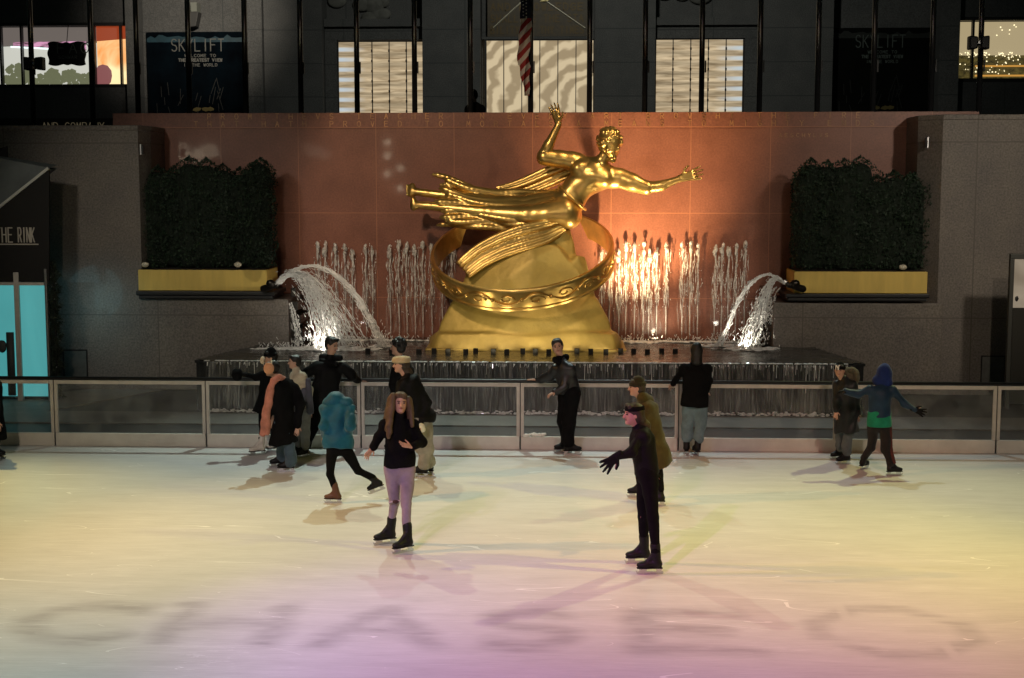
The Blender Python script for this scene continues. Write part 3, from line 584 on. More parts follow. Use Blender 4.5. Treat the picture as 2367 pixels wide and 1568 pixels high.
# sheet of water over the front edge
rows = []; mbs = MB(); nseg = 150
prof = [(-.035, BZ - .012), (-.06, BZ - .05), (-.068, BZ - .16), (-.074, BZ - .36), (-.08, .30), (-.085, .03)]
x0_, x1_ = bl.x + .2, br.x - .3
vs = []; fs = []
for i in range(nseg + 1):
    x = x0_ + (x1_ - x0_) * i / nseg
    for (dy, z) in prof: vs.append((x, BYF + dy - .012 * math.sin(i * 1.7) * (1 if z < .8 else .3), z + .006 * math.sin(i * 2.3)))
for i in range(nseg):
    for k in range(len(prof) - 1): fs.append((i * 6 + k, (i + 1) * 6 + k, (i + 1) * 6 + k + 1, i * 6 + k + 1))
mbs.add(vs, fs); mbs.build('overflow_sheet', M_sheet, basin, True)
mbs = MB(); rg = np.random.RandomState(11)
for i in range(230):                                     # drips and beads along the rim
    x = rg.uniform(x0_, x1_); l = rg.choice([.015, .03, .06, .15, .35], p=[.35, .25, .2, .12, .08]) * rg.uniform(.4, 1.4)
    mbs.bar((x, BYF - .062, BZ - .03), (x + rg.uniform(-.01, .01), BYF - .085, BZ - .05 - l), rg.uniform(.004, .010), .006)
for i in range(500):
    x = rg.uniform(x0_, x1_); mbs.blob((x, BYF - .04 + rg.uniform(-.015, .02), BZ - .008), rg.uniform(.008, .022), 0, 0.2, (2.5, 1, .7))
mbs.build('rim_drips', M_drop, basin)
mbs = MB()
for i in range(900):                                     # splashing line at the foot of the overflow
    x = rg.uniform(x0_, x1_); mbs.blob((x, BYF - .11 + rg.uniform(-.10, .05), .012 + abs(rg.normal(0, .02))), rg.uniform(.008, .025), 0, .3, (1.8, 1, .8))
mbs.build('splash_line', M_drop, basin)
# the row of small black lamp cubes standing in the water in front of the statue
base_lab = 'small black lamp cube standing in the water in front of the gilded statue base'
cubes = [850, 905, 968, 1003, 1035, 1076, 1099, 1140, 1171, 1208, 1237, 1268, 1333, 1365, 1400, 1434, 1464, 1496, 1529, 1560]
for i, px in enumerate(cubes):
    p = G(px, 815 + (i % 3), BZ); e = empty('lamp_cube', p, base_lab, 'lamp', 'black lamp cubes in a row in the basin')
    mb = MB(); mb.box(p.x - .045, p.x + .045, p.y - .04, p.y + .04, BZ - .03, BZ + .075); mb.build('housing', M_black, e, bevel=.008)
    mb = MB(); mb.box(p.x - .03, p.x + .03, p.y + .0405, p.y + .046, BZ + .012, BZ + .06); mb.build('lens', mat('lamp_glass', (.3, .28, .2), .2), e)

# bulbs strung on the far side of the plaza, seen only as reflections in the polished wall
g = MB()
def mirror(px, py, yb=-6.0):
    P = W(px, py, RY); t = (2 * RY - yb) / RY; return Vector((P.x * t, yb, CAMZ + (P.z - CAMZ) * t))
pts = [(895, 330), (895, 360), (925, 390), (895, 402), (925, 437)] + [(708 + 10 * k, 340 + (k * 17 % 24)) for k in range(6)]
for i in range(12): a = i / 12 * 6.28; pts += [(415 + 13 * math.cos(a), 350 + 14 * math.sin(a)), (482 + 17 * math.cos(a), 352 + 12 * math.sin(a)), (448 + 12 * math.cos(a), 362 + 10 * math.sin(a))]
for i, (px, py) in enumerate(pts): g.blob(mirror(px, py), .085 if i < 5 else .035, 1)
tag(g.build('string_lights', mat('bulb', (1, .9, .7), .5, emit=(1, .86, .62), estr=55), None), 'string of small warm bulbs hung across the plaza behind the camera', 'string lights')
# ---------------------------------------------------------------- rink fence: kick boards, framed clear panes, dark rail
fence = empty('rink_fence', (0, FY, 0), 'long clear panelled rink fence with dark top rail and pale kick boards', 'fence')
zr_ = W(1183, 881, FY).z
kb = W(1183, 1009, FY).z
posts = [W(p, 950, FY).x for p in (126, 476, 834, 1202, 1568, 1935, 2303)]
pw = posts[3] - posts[2]; posts = [posts[0] - pw * 2, posts[0] - pw] + posts + [posts[-1] + pw, posts[-1] + pw * 2]
mb = MB(); mb.tube([(posts[0], FY, zr_ + .0), (posts[-1], FY, zr_ + .0)], .028, 10); mb.build('rail', M_dark, fence, True)
m_pane = mat('clear_pane', (0.75, 0.80, 0.78), 0.12, alpha=0.16, noise=0.2, nscale=4, spec=0.7)
N, L = nt(m_pane); _n = N.new('ShaderNodeTexNoise'); _n.inputs['Scale'].default_value = 2.4; _n.inputs['Detail'].default_value = 8; _n.inputs['Roughness'].default_value = .7
_r = N.new('ShaderNodeMapRange'); _r.inputs[1].default_value = .35; _r.inputs[2].default_value = .75; _r.inputs[3].default_value = .01; _r.inputs[4].default_value = .09
_t = N.new('ShaderNodeTexCoord'); L.new(_t.outputs['Object'], _n.inputs['Vector']); L.new(_n.outputs['Fac'], _r.inputs[0]); L.new(_r.outputs[0], N['Principled BSDF'].inputs['Alpha'])
for a, b_ in zip(posts, posts[1:]):
    mb = MB(); mb.box(a + .012, b_ - .012, FY - .02, FY + .04, 0.0, kb); mb.build('kick_board', M_white_board, fence, bevel=.006)
    mb = MB(); mb.box(a + .0555, b_ - .0555, FY + .006, FY + .016, kb + .002, zr_ - .0855); mb.build('pane', m_pane, fence)
    mb = MB()
    mb.box(a + .008, a + .055, FY - .012, FY + .03, kb + .002, zr_ - .03); mb.box(b_ - .055, b_ - .008, FY - .012, FY + .03, kb + .002, zr_ - .03)
    mb.box(a + .0555, b_ - .0555, FY - .012, FY + .03, zr_ - .085, zr_ - .032)
    x = a + .2
    while x < b_ - .15: mb.box(x - .006, x + .006, FY - .016, FY - .0125, zr_ - .07, zr_ - .058); x += .34
    mb.build('frame', M_alu, fence)
for x in posts:
    mb = MB(); mb.box(x - .007, x + .007, FY + .0, FY + .03, 0.01, zr_ - .03); mb.build('post', M_dark, fence)
# crumpled white cloth left on the kick board
p = W(1236, 1006, FY - .0); e = MB()
rg = np.random.RandomState(4)
for i in range(16): e.blob((p.x + rg.uniform(-.14, .14), FY - .02 + rg.uniform(-.02, .02), kb + .018 + rg.uniform(0, .022)), rg.uniform(.016, .034), 2, .25, (1.5, .9, .8))
tag(e.build('paper_tissue', mat('tissue', (.75, .72, .64), .9), None, True), 'crumpled white tissue lying on the kick board of the fence', 'tissue')
# ---------------------------------------------------------------- facade across the street
BY = 50.0
def bx(px): return W(px, 150, BY).x
def bz(py): return W(1183, py, BY).z
Z0, Z1 = 4.4, bz(-160)
bld = empty('office_building', (0, BY, Z0), 'dark limestone office building with tall lit windows across the street', 'building')
XL, XR = bx(-260), bx(2640)
mb = MB()
mb.box(XL, XR, BY + 1.0, BY + 1.6, Z0, Z1)                                    # back wall
def pier(a, b_, y0=0.0, z0=Z0, z1=Z1): mb.box(bx(a), bx(b_), BY + y0, BY + 0.995, z0, z1)
for a, b_ in ((297, 322), (577, 610), (611, 745), (976, 1110), (1374, 1514), (1762, 1924), (2166, 2211)): pier(a, b_, {297: -.25, 577: -.25, 2166: -.25}.get(a, 0))
pier(322, 577, .55); pier(1925, 2165, .55)
pier(746, 975, .3, bz(58), bz(40)); pier(746, 975, .45, bz(88), bz(58.3)); pier(746, 774, .45, Z0, bz(88.3))
pier(1514, 1762, .3, bz(58), bz(40)); pier(1514, 1762, .45, bz(88), bz(58.3)); pier(1724, 1762, .45, Z0, bz(88.3))
pier(1111, 1373, .5, bz(88), bz(82))
mb.build('wall', M_fac, bld)
M_tile = granite('dark_tiles', (0.055, 0.055, 0.057), (0.042, 0.043, 0.045), 1.45, 3.2, .1, .4, .5, (.03, .03, .03))
mb = MB(); mb.box(bx(-260), bx(296.5), BY - .02, BY + .98, bz(48), Z1); mb.build('spandrel_wall', M_tile, bld)
mb = MB(); mb.box(bx(-260), bx(296.5), BY - .02, BY + .98, bz(272), bz(200)); mb.build('spandrel_wall', M_tile, bld)
mb = MB(); mb.box(bx(2211.5), bx(2640), BY - .02, BY + .98, bz(46), Z1); mb.build('spandrel_wall', M_tile, bld)
mb = MB(); mb.box(bx(2211.5), bx(2640), BY - .02, BY + .98, Z0, bz(194)); mb.build('spandrel_wall', M_tile, bld)
mb = MB(); mb.box(bx(-260), bx(296.5), BY - .3, BY + .9, Z0, bz(273)); mb.build('sign_band', M_black, bld)
mb = MB(); letters(mb, 'AND COMPANY', bx(100), bz(299), .15, .24, .205, .022, BY - .305); mb.build('band_lettering', mat('band_gold', (.5, .42, .25), .4, emit=(1, .8, .5), estr=.05), bld, fix=False)
# decorated recesses above the windows: plain carved relief in grey stone
mrel = mat('carved_relief', (0.10, 0.10, 0.092), 0.8, noise=.3, nscale=4, bump=.4, bscale=6)
for (a, b_, sd) in ((752, 972, 2), (1518, 1756, 8)):
    mb = MB(); rg = np.random.RandomState(sd); x = bx(a) + .15; w_ = bx(b_) - bx(a)
    for i in range(13):
        cx = bx(a) + .2 + (w_ - .4) * rg.rand(); cz = bz(50) + .15 + rg.rand() * (Z1 - bz(50) - .3)
        mb.blob((cx, BY + .93, cz), rg.uniform(.18, .42), 3, 0.0, (rg.uniform(.7, 1.7), .35, rg.uniform(.6, 1.2)))
    mb.build('relief_panel', mrel, bld, True)
# gilded text panel over the middle door
mb = MB(); mb.box(bx(1124), bx(1356), BY + .6, BY + .99, bz(81), Z1); mb.build('text_panel', mat('bronze_panel', (0.045, 0.03, 0.012), .5, noise=.3), bld)
mtx = mat('dull_gold', (0.075, 0.05, 0.018), .5, metal=.4)
mb = MB()
for s_, y_ in (('AND KNOWLEDGE', 20), ('SHALL BE THE STA', 47), ('BILITY OF THY TIMES', 74)):
    n_ = len(s_); pw_ = (bx(1350) - bx(1130)) / n_
    letters(mb, s_, bx(1130) + .03, bz(y_), pw_ * .62, .24, pw_, .045, BY + .592)
mb.build('panel_lettering', mtx, bld, fix=False)
# lit windows -------------------------------------------------------------------
def glow(name, c1, c2, strn, scale, stretch, thr=(.35, .7), wave=None, mull=None, c3=None, x3=None):
    m = bpy.data.materials.new(name); m.use_nodes = True; N, L = nt(m); b = N['Principled BSDF']
    tc = N.new('ShaderNodeTexCoord'); mp = N.new('ShaderNodeMapping'); mp.inputs['Scale'].default_value = stretch; L.new(tc.outputs['Object'], mp.inputs[0])
    n = N.new('ShaderNodeTexNoise'); n.inputs['Scale'].default_value = scale; n.inputs['Detail'].default_value = 4; n.inputs['Distortion'].default_value = .6; L.new(mp.outputs[0], n.inputs['Vector'])
    r = N.new('ShaderNodeValToRGB'); r.color_ramp.elements[0].position = thr[0]; r.color_ramp.elements[1].position = thr[1]
    r.color_ramp.elements[0].color = (*c2, 1); r.color_ramp.elements[1].color = (*c1, 1); L.new(n.outputs['Fac'], r.inputs[0])
    out = r.outputs[0]
    if wave:                                             # the bulging courses of glass blocks, their bright bands painted into the glow
        sp = N.new('ShaderNodeSeparateXYZ'); L.new(tc.outputs['Object'], sp.inputs[0])
        ml = N.new('ShaderNodeMath'); ml.operation = 'MULTIPLY'; L.new(sp.outputs[2], ml.inputs[0]); ml.inputs[1].default_value = 2 * math.pi / wave
        sn = N.new('ShaderNodeMath'); sn.operation = 'SINE'; L.new(ml.outputs[0], sn.inputs[0])
        mr = N.new('ShaderNodeMapRange'); mr.inputs[1].default_value = -1; mr.inputs[2].default_value = 1; mr.inputs[3].default_value = .72; mr.inputs[4].default_value = 1.12; L.new(sn.outputs[0], mr.inputs[0])
        mx = N.new('ShaderNodeMix'); mx.data_type = 'RGBA'; mx.blend_type = 'MULTIPLY'; mx.inputs[0].default_value = 1; L.new(out, mx.inputs[6]); L.new(mr.outputs[0], mx.inputs[7]); out = mx.outputs[2]
        if c3:                                           # cool glow painted in towards one side of the glass
            m3 = N.new('ShaderNodeMapRange'); m3.inputs[1].default_value = x3[0]; m3.inputs[2].default_value = x3[1]; L.new(sp.outputs[0], m3.inputs[0])
            ps = N.new('ShaderNodeMapRange'); ps.inputs[1].default_value = -.1; ps.inputs[2].default_value = .8; L.new(sn.outputs[0], ps.inputs[0])
            mu = N.new('ShaderNodeMath'); mu.operation = 'MULTIPLY'; L.new(m3.outputs[0], mu.inputs[0]); L.new(ps.outputs[0], mu.inputs[1])
            my = N.new('ShaderNodeMix'); my.data_type = 'RGBA'; L.new(mu.outputs[0], my.inputs[0]); L.new(out, my.inputs[6]); my.inputs[7].default_value = (*c3, 1); out = my.outputs[2]
    b.inputs['Base Color'].default_value = (.1, .09, .07, 1); b.inputs['Roughness'].default_value = .2
    L.new(out, b.inputs['Emission Color']); b.inputs['Emission Strength'].default_value = strn; MATS[name] = m
    return m
def window(a, b_, yt, yb, m, cols, rows, bead=.05, name='window', yoff=.55):
    e = MB(); x0, x1, z0, z1 = bx(a), bx(b_), bz(yb), bz(yt); y = BY + yoff
    t = .03
    for i in range(cols + 1):
        x = x0 + (x1 - x0) * i / cols; w = t * (.5 if 0 < i < cols else 1)
        e.box(x - w, x + w, y - .05, y + .02, z0, z1)
        if bead and 0 < i < cols:
            for k in range(1, rows): zz = z0 + (z1 - z0) * k / rows; e.box(x - w * 1.9, x + w * 1.9, y - .075, y - .052, zz - .045, zz + .045)
    e.box(x0, x1, y - .048, y + .018, z1 - .04, z1); 
    w_ = e.build(name, M_dark, bld)
    g = MB()
    if rows > 1:
        n_ = rows * 12; vs = []; fs = []
        for k in range(n_ + 1):
            z = z0 + (z1 - z0) * k / n_; d = .07 * abs(math.sin(math.pi * k / 12))
            vs += [(x0 + .01, y + .06 - d * .7, z), (x1 - .01, y + .06 - d * .7, z)]
        for k in range(n_): fs.append((2 * k, 2 * k + 1, 2 * k + 3, 2 * k + 2))
        g.add(vs, fs)
    else: g.add([(x0, y + .05, z0), (x1, y + .05, z0), (x1, y + .05, z1), (x0, y + .05, z1)], [(0, 1, 2, 3)])
    g.build('pane', m, w_)
    return w_
wave = (bz(95) - bz(260)) / 7.0
gl1 = glow('glass_block_left', (.66, .52, .33), (.24, .17, .095), 1.0, 2.0, (.5, 1, 5.0), (.3, .7), wave, c3=(.50, .56, .60), x3=(bx(840), bx(785)))
gl3 = glow('glass_block_right', (.66, .52, .33), (.24, .17, .095), 1.0, 2.0, (.5, 1, 5.0), (.3, .7), wave, c3=(.50, .56, .58), x3=(bx(1655), bx(1712)))
gl2 = glow('cast_glass_middle', (.60, .48, .30), (.32, .24, .14), 1.0, 2.4, (1, 1, 1.3), (.36, .66))
N, L = nt(gl2); _n = [n for n in N if n.type == 'TEX_NOISE'][0]; _m = [n for n in N if n.type == 'MAPPING'][0]; _r = [n for n in N if n.type == 'VALTORGB'][0]
_w = N.new('ShaderNodeTexWave'); _w.wave_type = 'RINGS'; _w.inputs['Scale'].default_value = .5; _w.inputs['Distortion'].default_value = 9; _w.inputs['Detail'].default_value = 2.5; _w.inputs['Detail Scale'].default_value = 1.6; _m.inputs['Location'].default_value = (-1.2, 0, -2.6); _w.rings_direction = 'SPHERICAL'
L.new(_m.outputs[0], _w.inputs['Vector']); _x = N.new('ShaderNodeMath'); _x.operation = 'MULTIPLY_ADD'; _x.inputs[1].default_value = .55; L.new(_w.outputs['Fac'], _x.inputs[0]); _y = N.new('ShaderNodeMath'); _y.operation = 'MULTIPLY'; _y.inputs[1].default_value = .5; L.new(_n.outputs['Fac'], _y.inputs[0]); L.new(_y.outputs[0], _x.inputs[2]); L.new(_x.outputs[0], _r.inputs[0])
window(775, 975, 90, 420, gl1, 5, 14); window(1516, 1722, 88, 420, gl3, 5, 14); window(1120, 1373, 88, 420, gl2, 6, 1, bead=False, yoff=.6)
# shop windows at the two ends
shop_in = glow('shop_interior_left', (.62, .60, .50), (.16, .17, .11), 1.0, 1.3, (1, 1, 1.4), (.42, .56))
x0, x1 = bx(-120), bx(219)
def plate(name, pts, y, m, par):
    g = MB(); g.prism(pts, y, y + .02); return g.build(name, m, par)
wfr = MB(); y = BY + .1
wfr.box(bx(-120), bx(297), y - .1, y + .1, bz(55), bz(46)); wfr.box(bx(-120), bx(297), y - .1, y + .1, bz(201), bz(192))
for px, w in ((2, 5), (50, 4), (216, 7), (279, 4), (297, 1)): wfr.box(bx(px - w / 2), bx(px + w / 2), y - .095, y + .095, bz(192), bz(55))
wl_ = wfr.build('shop_window', M_dark, bld)
def em(name, c, s): return mat(name, (.05, .05, .05), .5, emit=c, estr=s)
yb_ = BY + .5
plate('ceiling_view', [(bx(-120), bz(105)), (bx(218), bz(88)), (bx(218), bz(55)), (bx(-120), bz(55))], yb_, em('shop_ceiling', (.16, .135, .12), .9), wl_)
plate('pink_panel', [(bx(20), bz(103)), (bx(190), bz(110)), (bx(190), bz(88)), (bx(20), bz(90))], yb_ - .03, glow('shop_pink', (.75, .35, .55), (.10, .05, .06), .9, 2.2, (1, 1, 4), (.4, .6)), wl_)
plate('back_wall_view', [(bx(-120), bz(192)), (bx(218), bz(192)), (bx(218), bz(92)), (bx(-120), bz(104))], yb_ + .03, em('shop_white', (.62, .62, .55), .95), wl_)
g = MB(); g.bar((bx(15), yb_ - .05, bz(101)), (bx(125), yb_ - .05, bz(107)), .03, .05); g.build('strip_lamp', em('strip_lamp', (.75, 1, .95), 1.8), wl_)
sh = MB(); rg = np.random.RandomState(3)
for i in range(150):
    px = rg.uniform(2, 212); hgt = 18 + 26 * abs(math.sin(px / 31.0 + .6)) * (1.3 if px < 45 else .8); py = 192 - rg.uniform(0, hgt)
    sh.blob((bx(px), yb_ - .12, bz(py)), rg.uniform(.06, .15), 1, .3, (1.2, .4, .9))
sh.build('shop_plants', em('shop_green', (.17, .18, .10), .8), wl_)
fur = glow('screen_left', (1.0, .80, .42), (.85, .30, .07), 1.15, .9, (1, 1, 1), (.38, .58))
plate('display_screen', [(bx(219), bz(192)), (bx(296), bz(192)), (bx(296), bz(60)), (bx(219), bz(60))], yb_ - .2, fur, wl_)
plate('screen_top', [(bx(219), bz(90)), (bx(296), bz(84)), (bx(296), bz(55)), (bx(219), bz(55))], yb_ - .24, em('screen_red', (.33, .05, .015), .9), wl_)
g = MB(); g.blob((bx(232), yb_ - .26, bz(172)), .42, 2, .05, (.8, .1, 1)); g.build('screen_shape', em('screen_mauve', (.26, .09, .09), .9), wl_)
# right shop window: warm lit ceiling, dark band, shelves of small lights
wfr = MB()
wfr.box(bx(2211.7), bx(2500), y - .1, y + .1, bz(53), bz(44)); wfr.box(bx(2211.7), bx(2500), y - .1, y + .1, bz(194), bz(185))
for px, w in ((2212, 2), (2247, 5), (2420, 5)): wfr.box(bx(px - w / 2), bx(px + w / 2), y - .095, y + .095, bz(185), bz(53))
wr_ = wfr.build('shop_window', M_dark, bld)
plate('back_wall_view', [(bx(2212), bz(130)), (bx(2500), bz(130)), (bx(2500), bz(53)), (bx(2212), bz(53))], yb_, mat('shop_ceiling_warm', (.1, .1, .1), .5, emit=(.40, .32, .18), estr=1.0), wr_)
plate('shelf_view', [(bx(2212), bz(185)), (bx(2500), bz(185)), (bx(2500), bz(130)), (bx(2212), bz(130))], yb_ + .02, glow('shelf_dark', (.10, .075, .02), (.02, .016, .006), 1.0, 4, (1, 1, 2)), wr_)
for yy_, hh_ in ((153, 4), (175, 4)): plate('shelf', [(bx(2262), bz(yy_ + hh_)), (bx(2500), bz(yy_ + hh_)), (bx(2500), bz(yy_)), (bx(2262), bz(yy_))], yb_ - .05, em('shelf_orange', (.55, .27, .05), 1.0), wr_)
sh = MB(); rg = np.random.RandomState(8)
for i in range(120):
    px = rg.uniform(2215, 2366); py = rg.choice([rg.uniform(60, 112), rg.uniform(132, 180), rg.uniform(124, 136)])
    if 60 < py < 112 and abs((px - 2290) * .5 + (py - 80)) > 26: continue
    sh.blob((bx(px), yb_ - .1, bz(py)), rg.uniform(.014, .03), 1, .2)
sh.build('fairy_lights', em('fairy', (1, .85, .5), 1.6), wr_)
# posters -----------------------------------------------------------------------
mpost = mat('poster_dark', (0.0025, 0.006, 0.0095), .9, col2=(0.001, 0.0012, 0.002), nscale=.8, spec=.02)
mpost_r = mat('poster_darker', (0.005, 0.006, 0.005), .8, col2=(0.002, 0.002, 0.002), nscale=.8, spec=.08)
for (a, b_, yt, yb, mm_, lab, tcol, s_) in ((332, 577, 68, 258, mpost, 'large dark blue advertising poster on the bright stone bay, left', (.11, .11, .105), 1.0), (1927, 2158, 66, 258, mpost_r, 'large nearly black advertising poster on the dark stone bay, right', (.07, .085, .08), .95)):
    yo = BY + .42; e = empty('poster', ((bx(a) + bx(b_)) / 2, yo, bz(yb)), lab, 'poster')
    g = MB(); g.box(bx(a), bx(b_), yo, yo + .1, Z0 + .3, bz(yt)); g.build('sheet', mm_, e)
    # skyline and haze printed across its upper edge
    g = MB(); rg = np.random.RandomState(6); pts = [(bx(a) + .01, bz(yt + 24))]
    n_ = 26
    for i in range(n_ + 1): pts.append((bx(a) + .01 + (bx(b_) - bx(a) - .02) * i / n_, bz(yt + 6 + 10 * rg.rand())))
    pts.append((bx(b_) - .01, bz(yt + 24)))
    g.prism(pts[::-1], yo - .004, yo - .002); g.build('printed_sky', mat('poster_sky' + str(a), (.006, .030, .045) if s_ == 1 else (.012, .014, .013), .5, noise=.5, nscale=1.5), e)
    g = MB(); x_ = bx(a + (b_ - a) * .235); wd_ = (bx(a + (b_ - a) * .755) - x_) / 7
    letters(g, 'SKYLIFT', x_, bz(yt + 45), wd_ * .68, bz(yt + 17) - bz(yt + 45), wd_, .035, yo - .006)
    for t_, yy_, k_ in (('WELCOME TO', 56, .72), ('THE GREATEST VIEW', 66.5, 1.0), ('IN THE WORLD', 78, .78)):
        tw = (bx(a + (b_ - a) * .72) - bx(a + (b_ - a) * .30)) * k_; x2 = bx(a + (b_ - a) * .51) - tw / 2
        letters(g, t_, x2, bz(yt + yy_ + 3), tw / len(t_) * .68, bz(0) - bz(6.5), tw / len(t_), .03 if 'GREAT' in t_ else .018, yo - .006)
    g.build('lettering', mat('poster_type' + str(a), tcol, .5), e, fix=False)
    g = MB(); rg = np.random.RandomState(2)
    for i in range(18):
        px = rg.choice([rg.uniform(.05, .2), rg.uniform(.62, .72), rg.uniform(.2, .7)]); py = rg.uniform(.55, .97)
        X_ = bx(a + (b_ - a) * px); Z_ = bz(yt + (yb - yt) * py); g.bar((X_, yo - .004, Z_), (X_ + rg.uniform(-.25, .25), yo - .004, Z_ - rg.uniform(.2, .7)), .025, .003, up=(0, 1, 0))
    g.build('printed_lines', mat('poster_lines' + str(a), tuple(c * .06 for c in tcol), .6), e)
    g = MB()
    for dx in (-18, 8, 22): g.blob((bx(a + (b_ - a) * .52 + dx * .8), yo - .004, bz(yb - 8)), .1, 1, .2, (1.6, .03, .8))
    g.build('printed_shapes', mat('poster_gold', (.10, .075, .02), .6), e)
# hanging shop sign with scrolled outline
e = empty('shop_sign', (bx(160), BY - .25, bz(145)), 'black scroll edged shop sign hanging before the lit window at far left', 'sign')
pts = []
for i in range(72):
    t = 2 * math.pi * i / 72; cx_, cz_ = math.cos(t), math.sin(t)
    r_ = 1 / max(abs(cx_) / 1.0, abs(cz_) / .60); r_ = min(r_, 1.22) * (1 + .055 * math.cos(8 * t) - .03 * math.cos(4 * t))
    pts.append((bx(161) + 1.0 * (bx(206) - bx(161)) * cx_ * r_ * .95, (bz(122) + 0) + (bz(96) - bz(123)) * cz_ * r_ * 1.62))
g = MB(); g.prism(pts, BY - .3, BY - .2); g.build('board', M_black, e)
g = MB(); letters(g, 'FAO', bx(141), bz(121), .26, .34, .42, .03, BY - .303); letters(g, 'SCHWARZ', bx(143), bz(134), .075, .10, .115, .014, BY - .303); g.build('lettering', mat('sign_grey', (.10, .11, .10), .5), e, fix=False)
g = MB(); g.bar((bx(161), BY - .22, bz(97)), (bx(161), BY + .0, bz(50)), .02, .02); g.build('hanger', M_dark, e)
# lantern-like fixture casting its shadow on the lit bay
e = empty('wall_lamp', (bx(445), BY - .9, bz(28)), 'dark flared lamp housing high on the bright stone bay', 'lamp')
g = MB(); g.prism([(bx(436), bz(60)), (bx(455), bz(58)), (bx(462), bz(24)), (bx(440), bz(24))], BY - .05, BY + .42); g.build('housing', mat('lamp_grey', (.04, .04, .04), .6), e, bevel=.02)
g = MB(); g.box(bx(444), bx(458), BY - .02, BY + .5, bz(23.5), bz(2)); g.build('bracket', mat('lamp_pale', (.16, .17, .15), .6), e)
# ---------------------------------------------------------------- flagpoles along the parapet
PYL = 31.0
tops = [75, 213, 318, 437, 567, 695, 825, 958, 1087, 1226, 1362, 1490, 1621, 1755, 1889, 2018, 2152, 2263]
m_pole = mat('flagpole_paint', (0.030, 0.031, 0.034), 0.18, coat=.6, spec=.8)
pole0 = None
for i, px in enumerate(tops):
    p = W(px, 200, PYL); p.z = 4.4; rad = .060
    if pole0 is None:
        g = MB(); g.tube([(p.x, PYL, 4.4), (p.x, PYL, 12.5)], [rad, rad * .9], 14)
        e = empty('flagpole', p, 'bare dark flagpole in the row behind the red wall', 'flagpole', 'bare flagpoles behind the red wall')
        a_ = g.build('pole', m_pole, e, True)
        g = MB(); g.tube([(p.x, PYL, 4.4), (p.x, PYL, 4.62)], [.16, .12], 14); g.build('base', M_dark, e, True)
        g = MB(); g.bar((p.x + .075, PYL - .03, 6.35), (p.x + .075, PYL - .03, 6.6), .03, .03); g.build('cleat', M_dark, e)
        pole0 = e
    else:
        e = pole0.copy(); COL.objects.link(e); e.location = p
        for ch in [c for c in bpy.data.objects if c.parent == pole0]:
            c2 = ch.copy(); COL.objects.link(c2); c2.parent = e
    e['label'] = 'bare dark flagpole in the row behind the red wall'; e['group'] = 'bare flagpoles behind the red wall'
    if px == 1226: e['label'] = 'middle flagpole carrying the striped flag above the statue'; e['group'] = 'flagpole with the flag'
    if px in (75, 2263): e['label'] = ('leftmost' if px == 75 else 'rightmost') + ' flagpole with two box loudspeakers strapped to it'; e['group'] = 'flagpoles with loudspeakers'
for (px, py, lab) in ((83, 148, 'pair of black loudspeaker boxes strapped to the leftmost flagpole'), (2258, 100, 'pair of black loudspeaker boxes strapped to the rightmost flagpole')):
    p = W(px, py, PYL - .12); e = empty('loudspeaker', p, lab, 'loudspeaker')
    for s_ in (-1, 1):
        g = MB(); g.prism([(p.x + s_ * .03, p.z - .13), (p.x + s_ * .21, p.z - .15), (p.x + s_ * .21, p.z + .14), (p.x + s_ * .03, p.z + .12)], PYL - .32, PYL - .08); g.build('speaker_box', M_dark, e, bevel=.03)
    g = MB(); g.tube([(p.x, PYL, p.z - .05), (p.x, PYL, p.z + .05)], .075, 14); g.bar((p.x, PYL - .25, p.z), (p.x, PYL - .07, p.z), .1, .05); g.build('clamp', M_steel, e)
# striped flag hanging furled on the middle pole
fp = W(1212, 110, PYL - .14)
fl = empty('flag', fp, 'furled red and white striped flag with starred blue corner on the middle pole', 'flag')
def fmesh(a0, a1, m, name, off=0, nrm=0):
    n = 46; vs = []; fs = []; K = 10
    for i in range(n + 1):
        py = -60 + (222 + 60) * i / n
        wl2 = 1.0 if py > 60 else .55 + .45 * max(0, (py + 60)) / 120
        cx_ = 1212 + (3 if py > 150 else 0) + 3 * math.sin(py / 30); hw = (13.5 * wl2) * (1 - max(0, (py - 150)) / 110.0)
        for k in range(K + 1):
            u = a0 + (a1 - a0) * k / K
            tw = u * 1.0 + py / 95.0
            ph = tw * 2 * math.pi
            X_ = cx_ + hw * (2 * u - 1) + 1.5 * math.sin(ph * 2); q = W(X_, py, PYL - .15 - .06 * math.sin(ph * 1.0 + .5) - off); vs.append(q)
    for i in range(n):
        for k in range(K): fs.append((i * (K + 1) + k, i * (K + 1) + k + 1, (i + 1) * (K + 1) + k + 1, (i + 1) * (K + 1) + k))
    g = MB(); g.add(vs, fs); o = g.build(name, m, fl, True); return o
mf = bpy.data.materials.new('flag_stripes'); mf.use_nodes = True; N, L = nt(mf); b = N['Principled BSDF']; b.inputs['Roughness'].default_value = .8
tc = N.new('ShaderNodeTexCoord'); sp = N.new('ShaderNodeSeparateXYZ'); L.new(tc.outputs['Object'], sp.inputs[0])
a = N.new('ShaderNodeMath'); a.operation = 'MULTIPLY_ADD'; L.new(sp.outputs[0], a.inputs[0]); a.inputs[1].default_value = -1.05; L.new(sp.outputs[2], a.inputs[2])
m1 = N.new('ShaderNodeMath'); m1.operation = 'MULTIPLY'; L.new(a.outputs[0], m1.inputs[0]); m1.inputs[1].default_value = 23
s1 = N.new('ShaderNodeMath'); s1.operation = 'SINE'; L.new(m1.outputs[0], s1.inputs[0])
rp = N.new('ShaderNodeValToRGB'); rp.color_ramp.interpolation = 'CONSTANT'; rp.color_ramp.elements[0].color = (.33, .03, .03, 1); rp.color_ramp.elements[1].position = .5; rp.color_ramp.elements[1].color = (.62, .56, .50, 1)
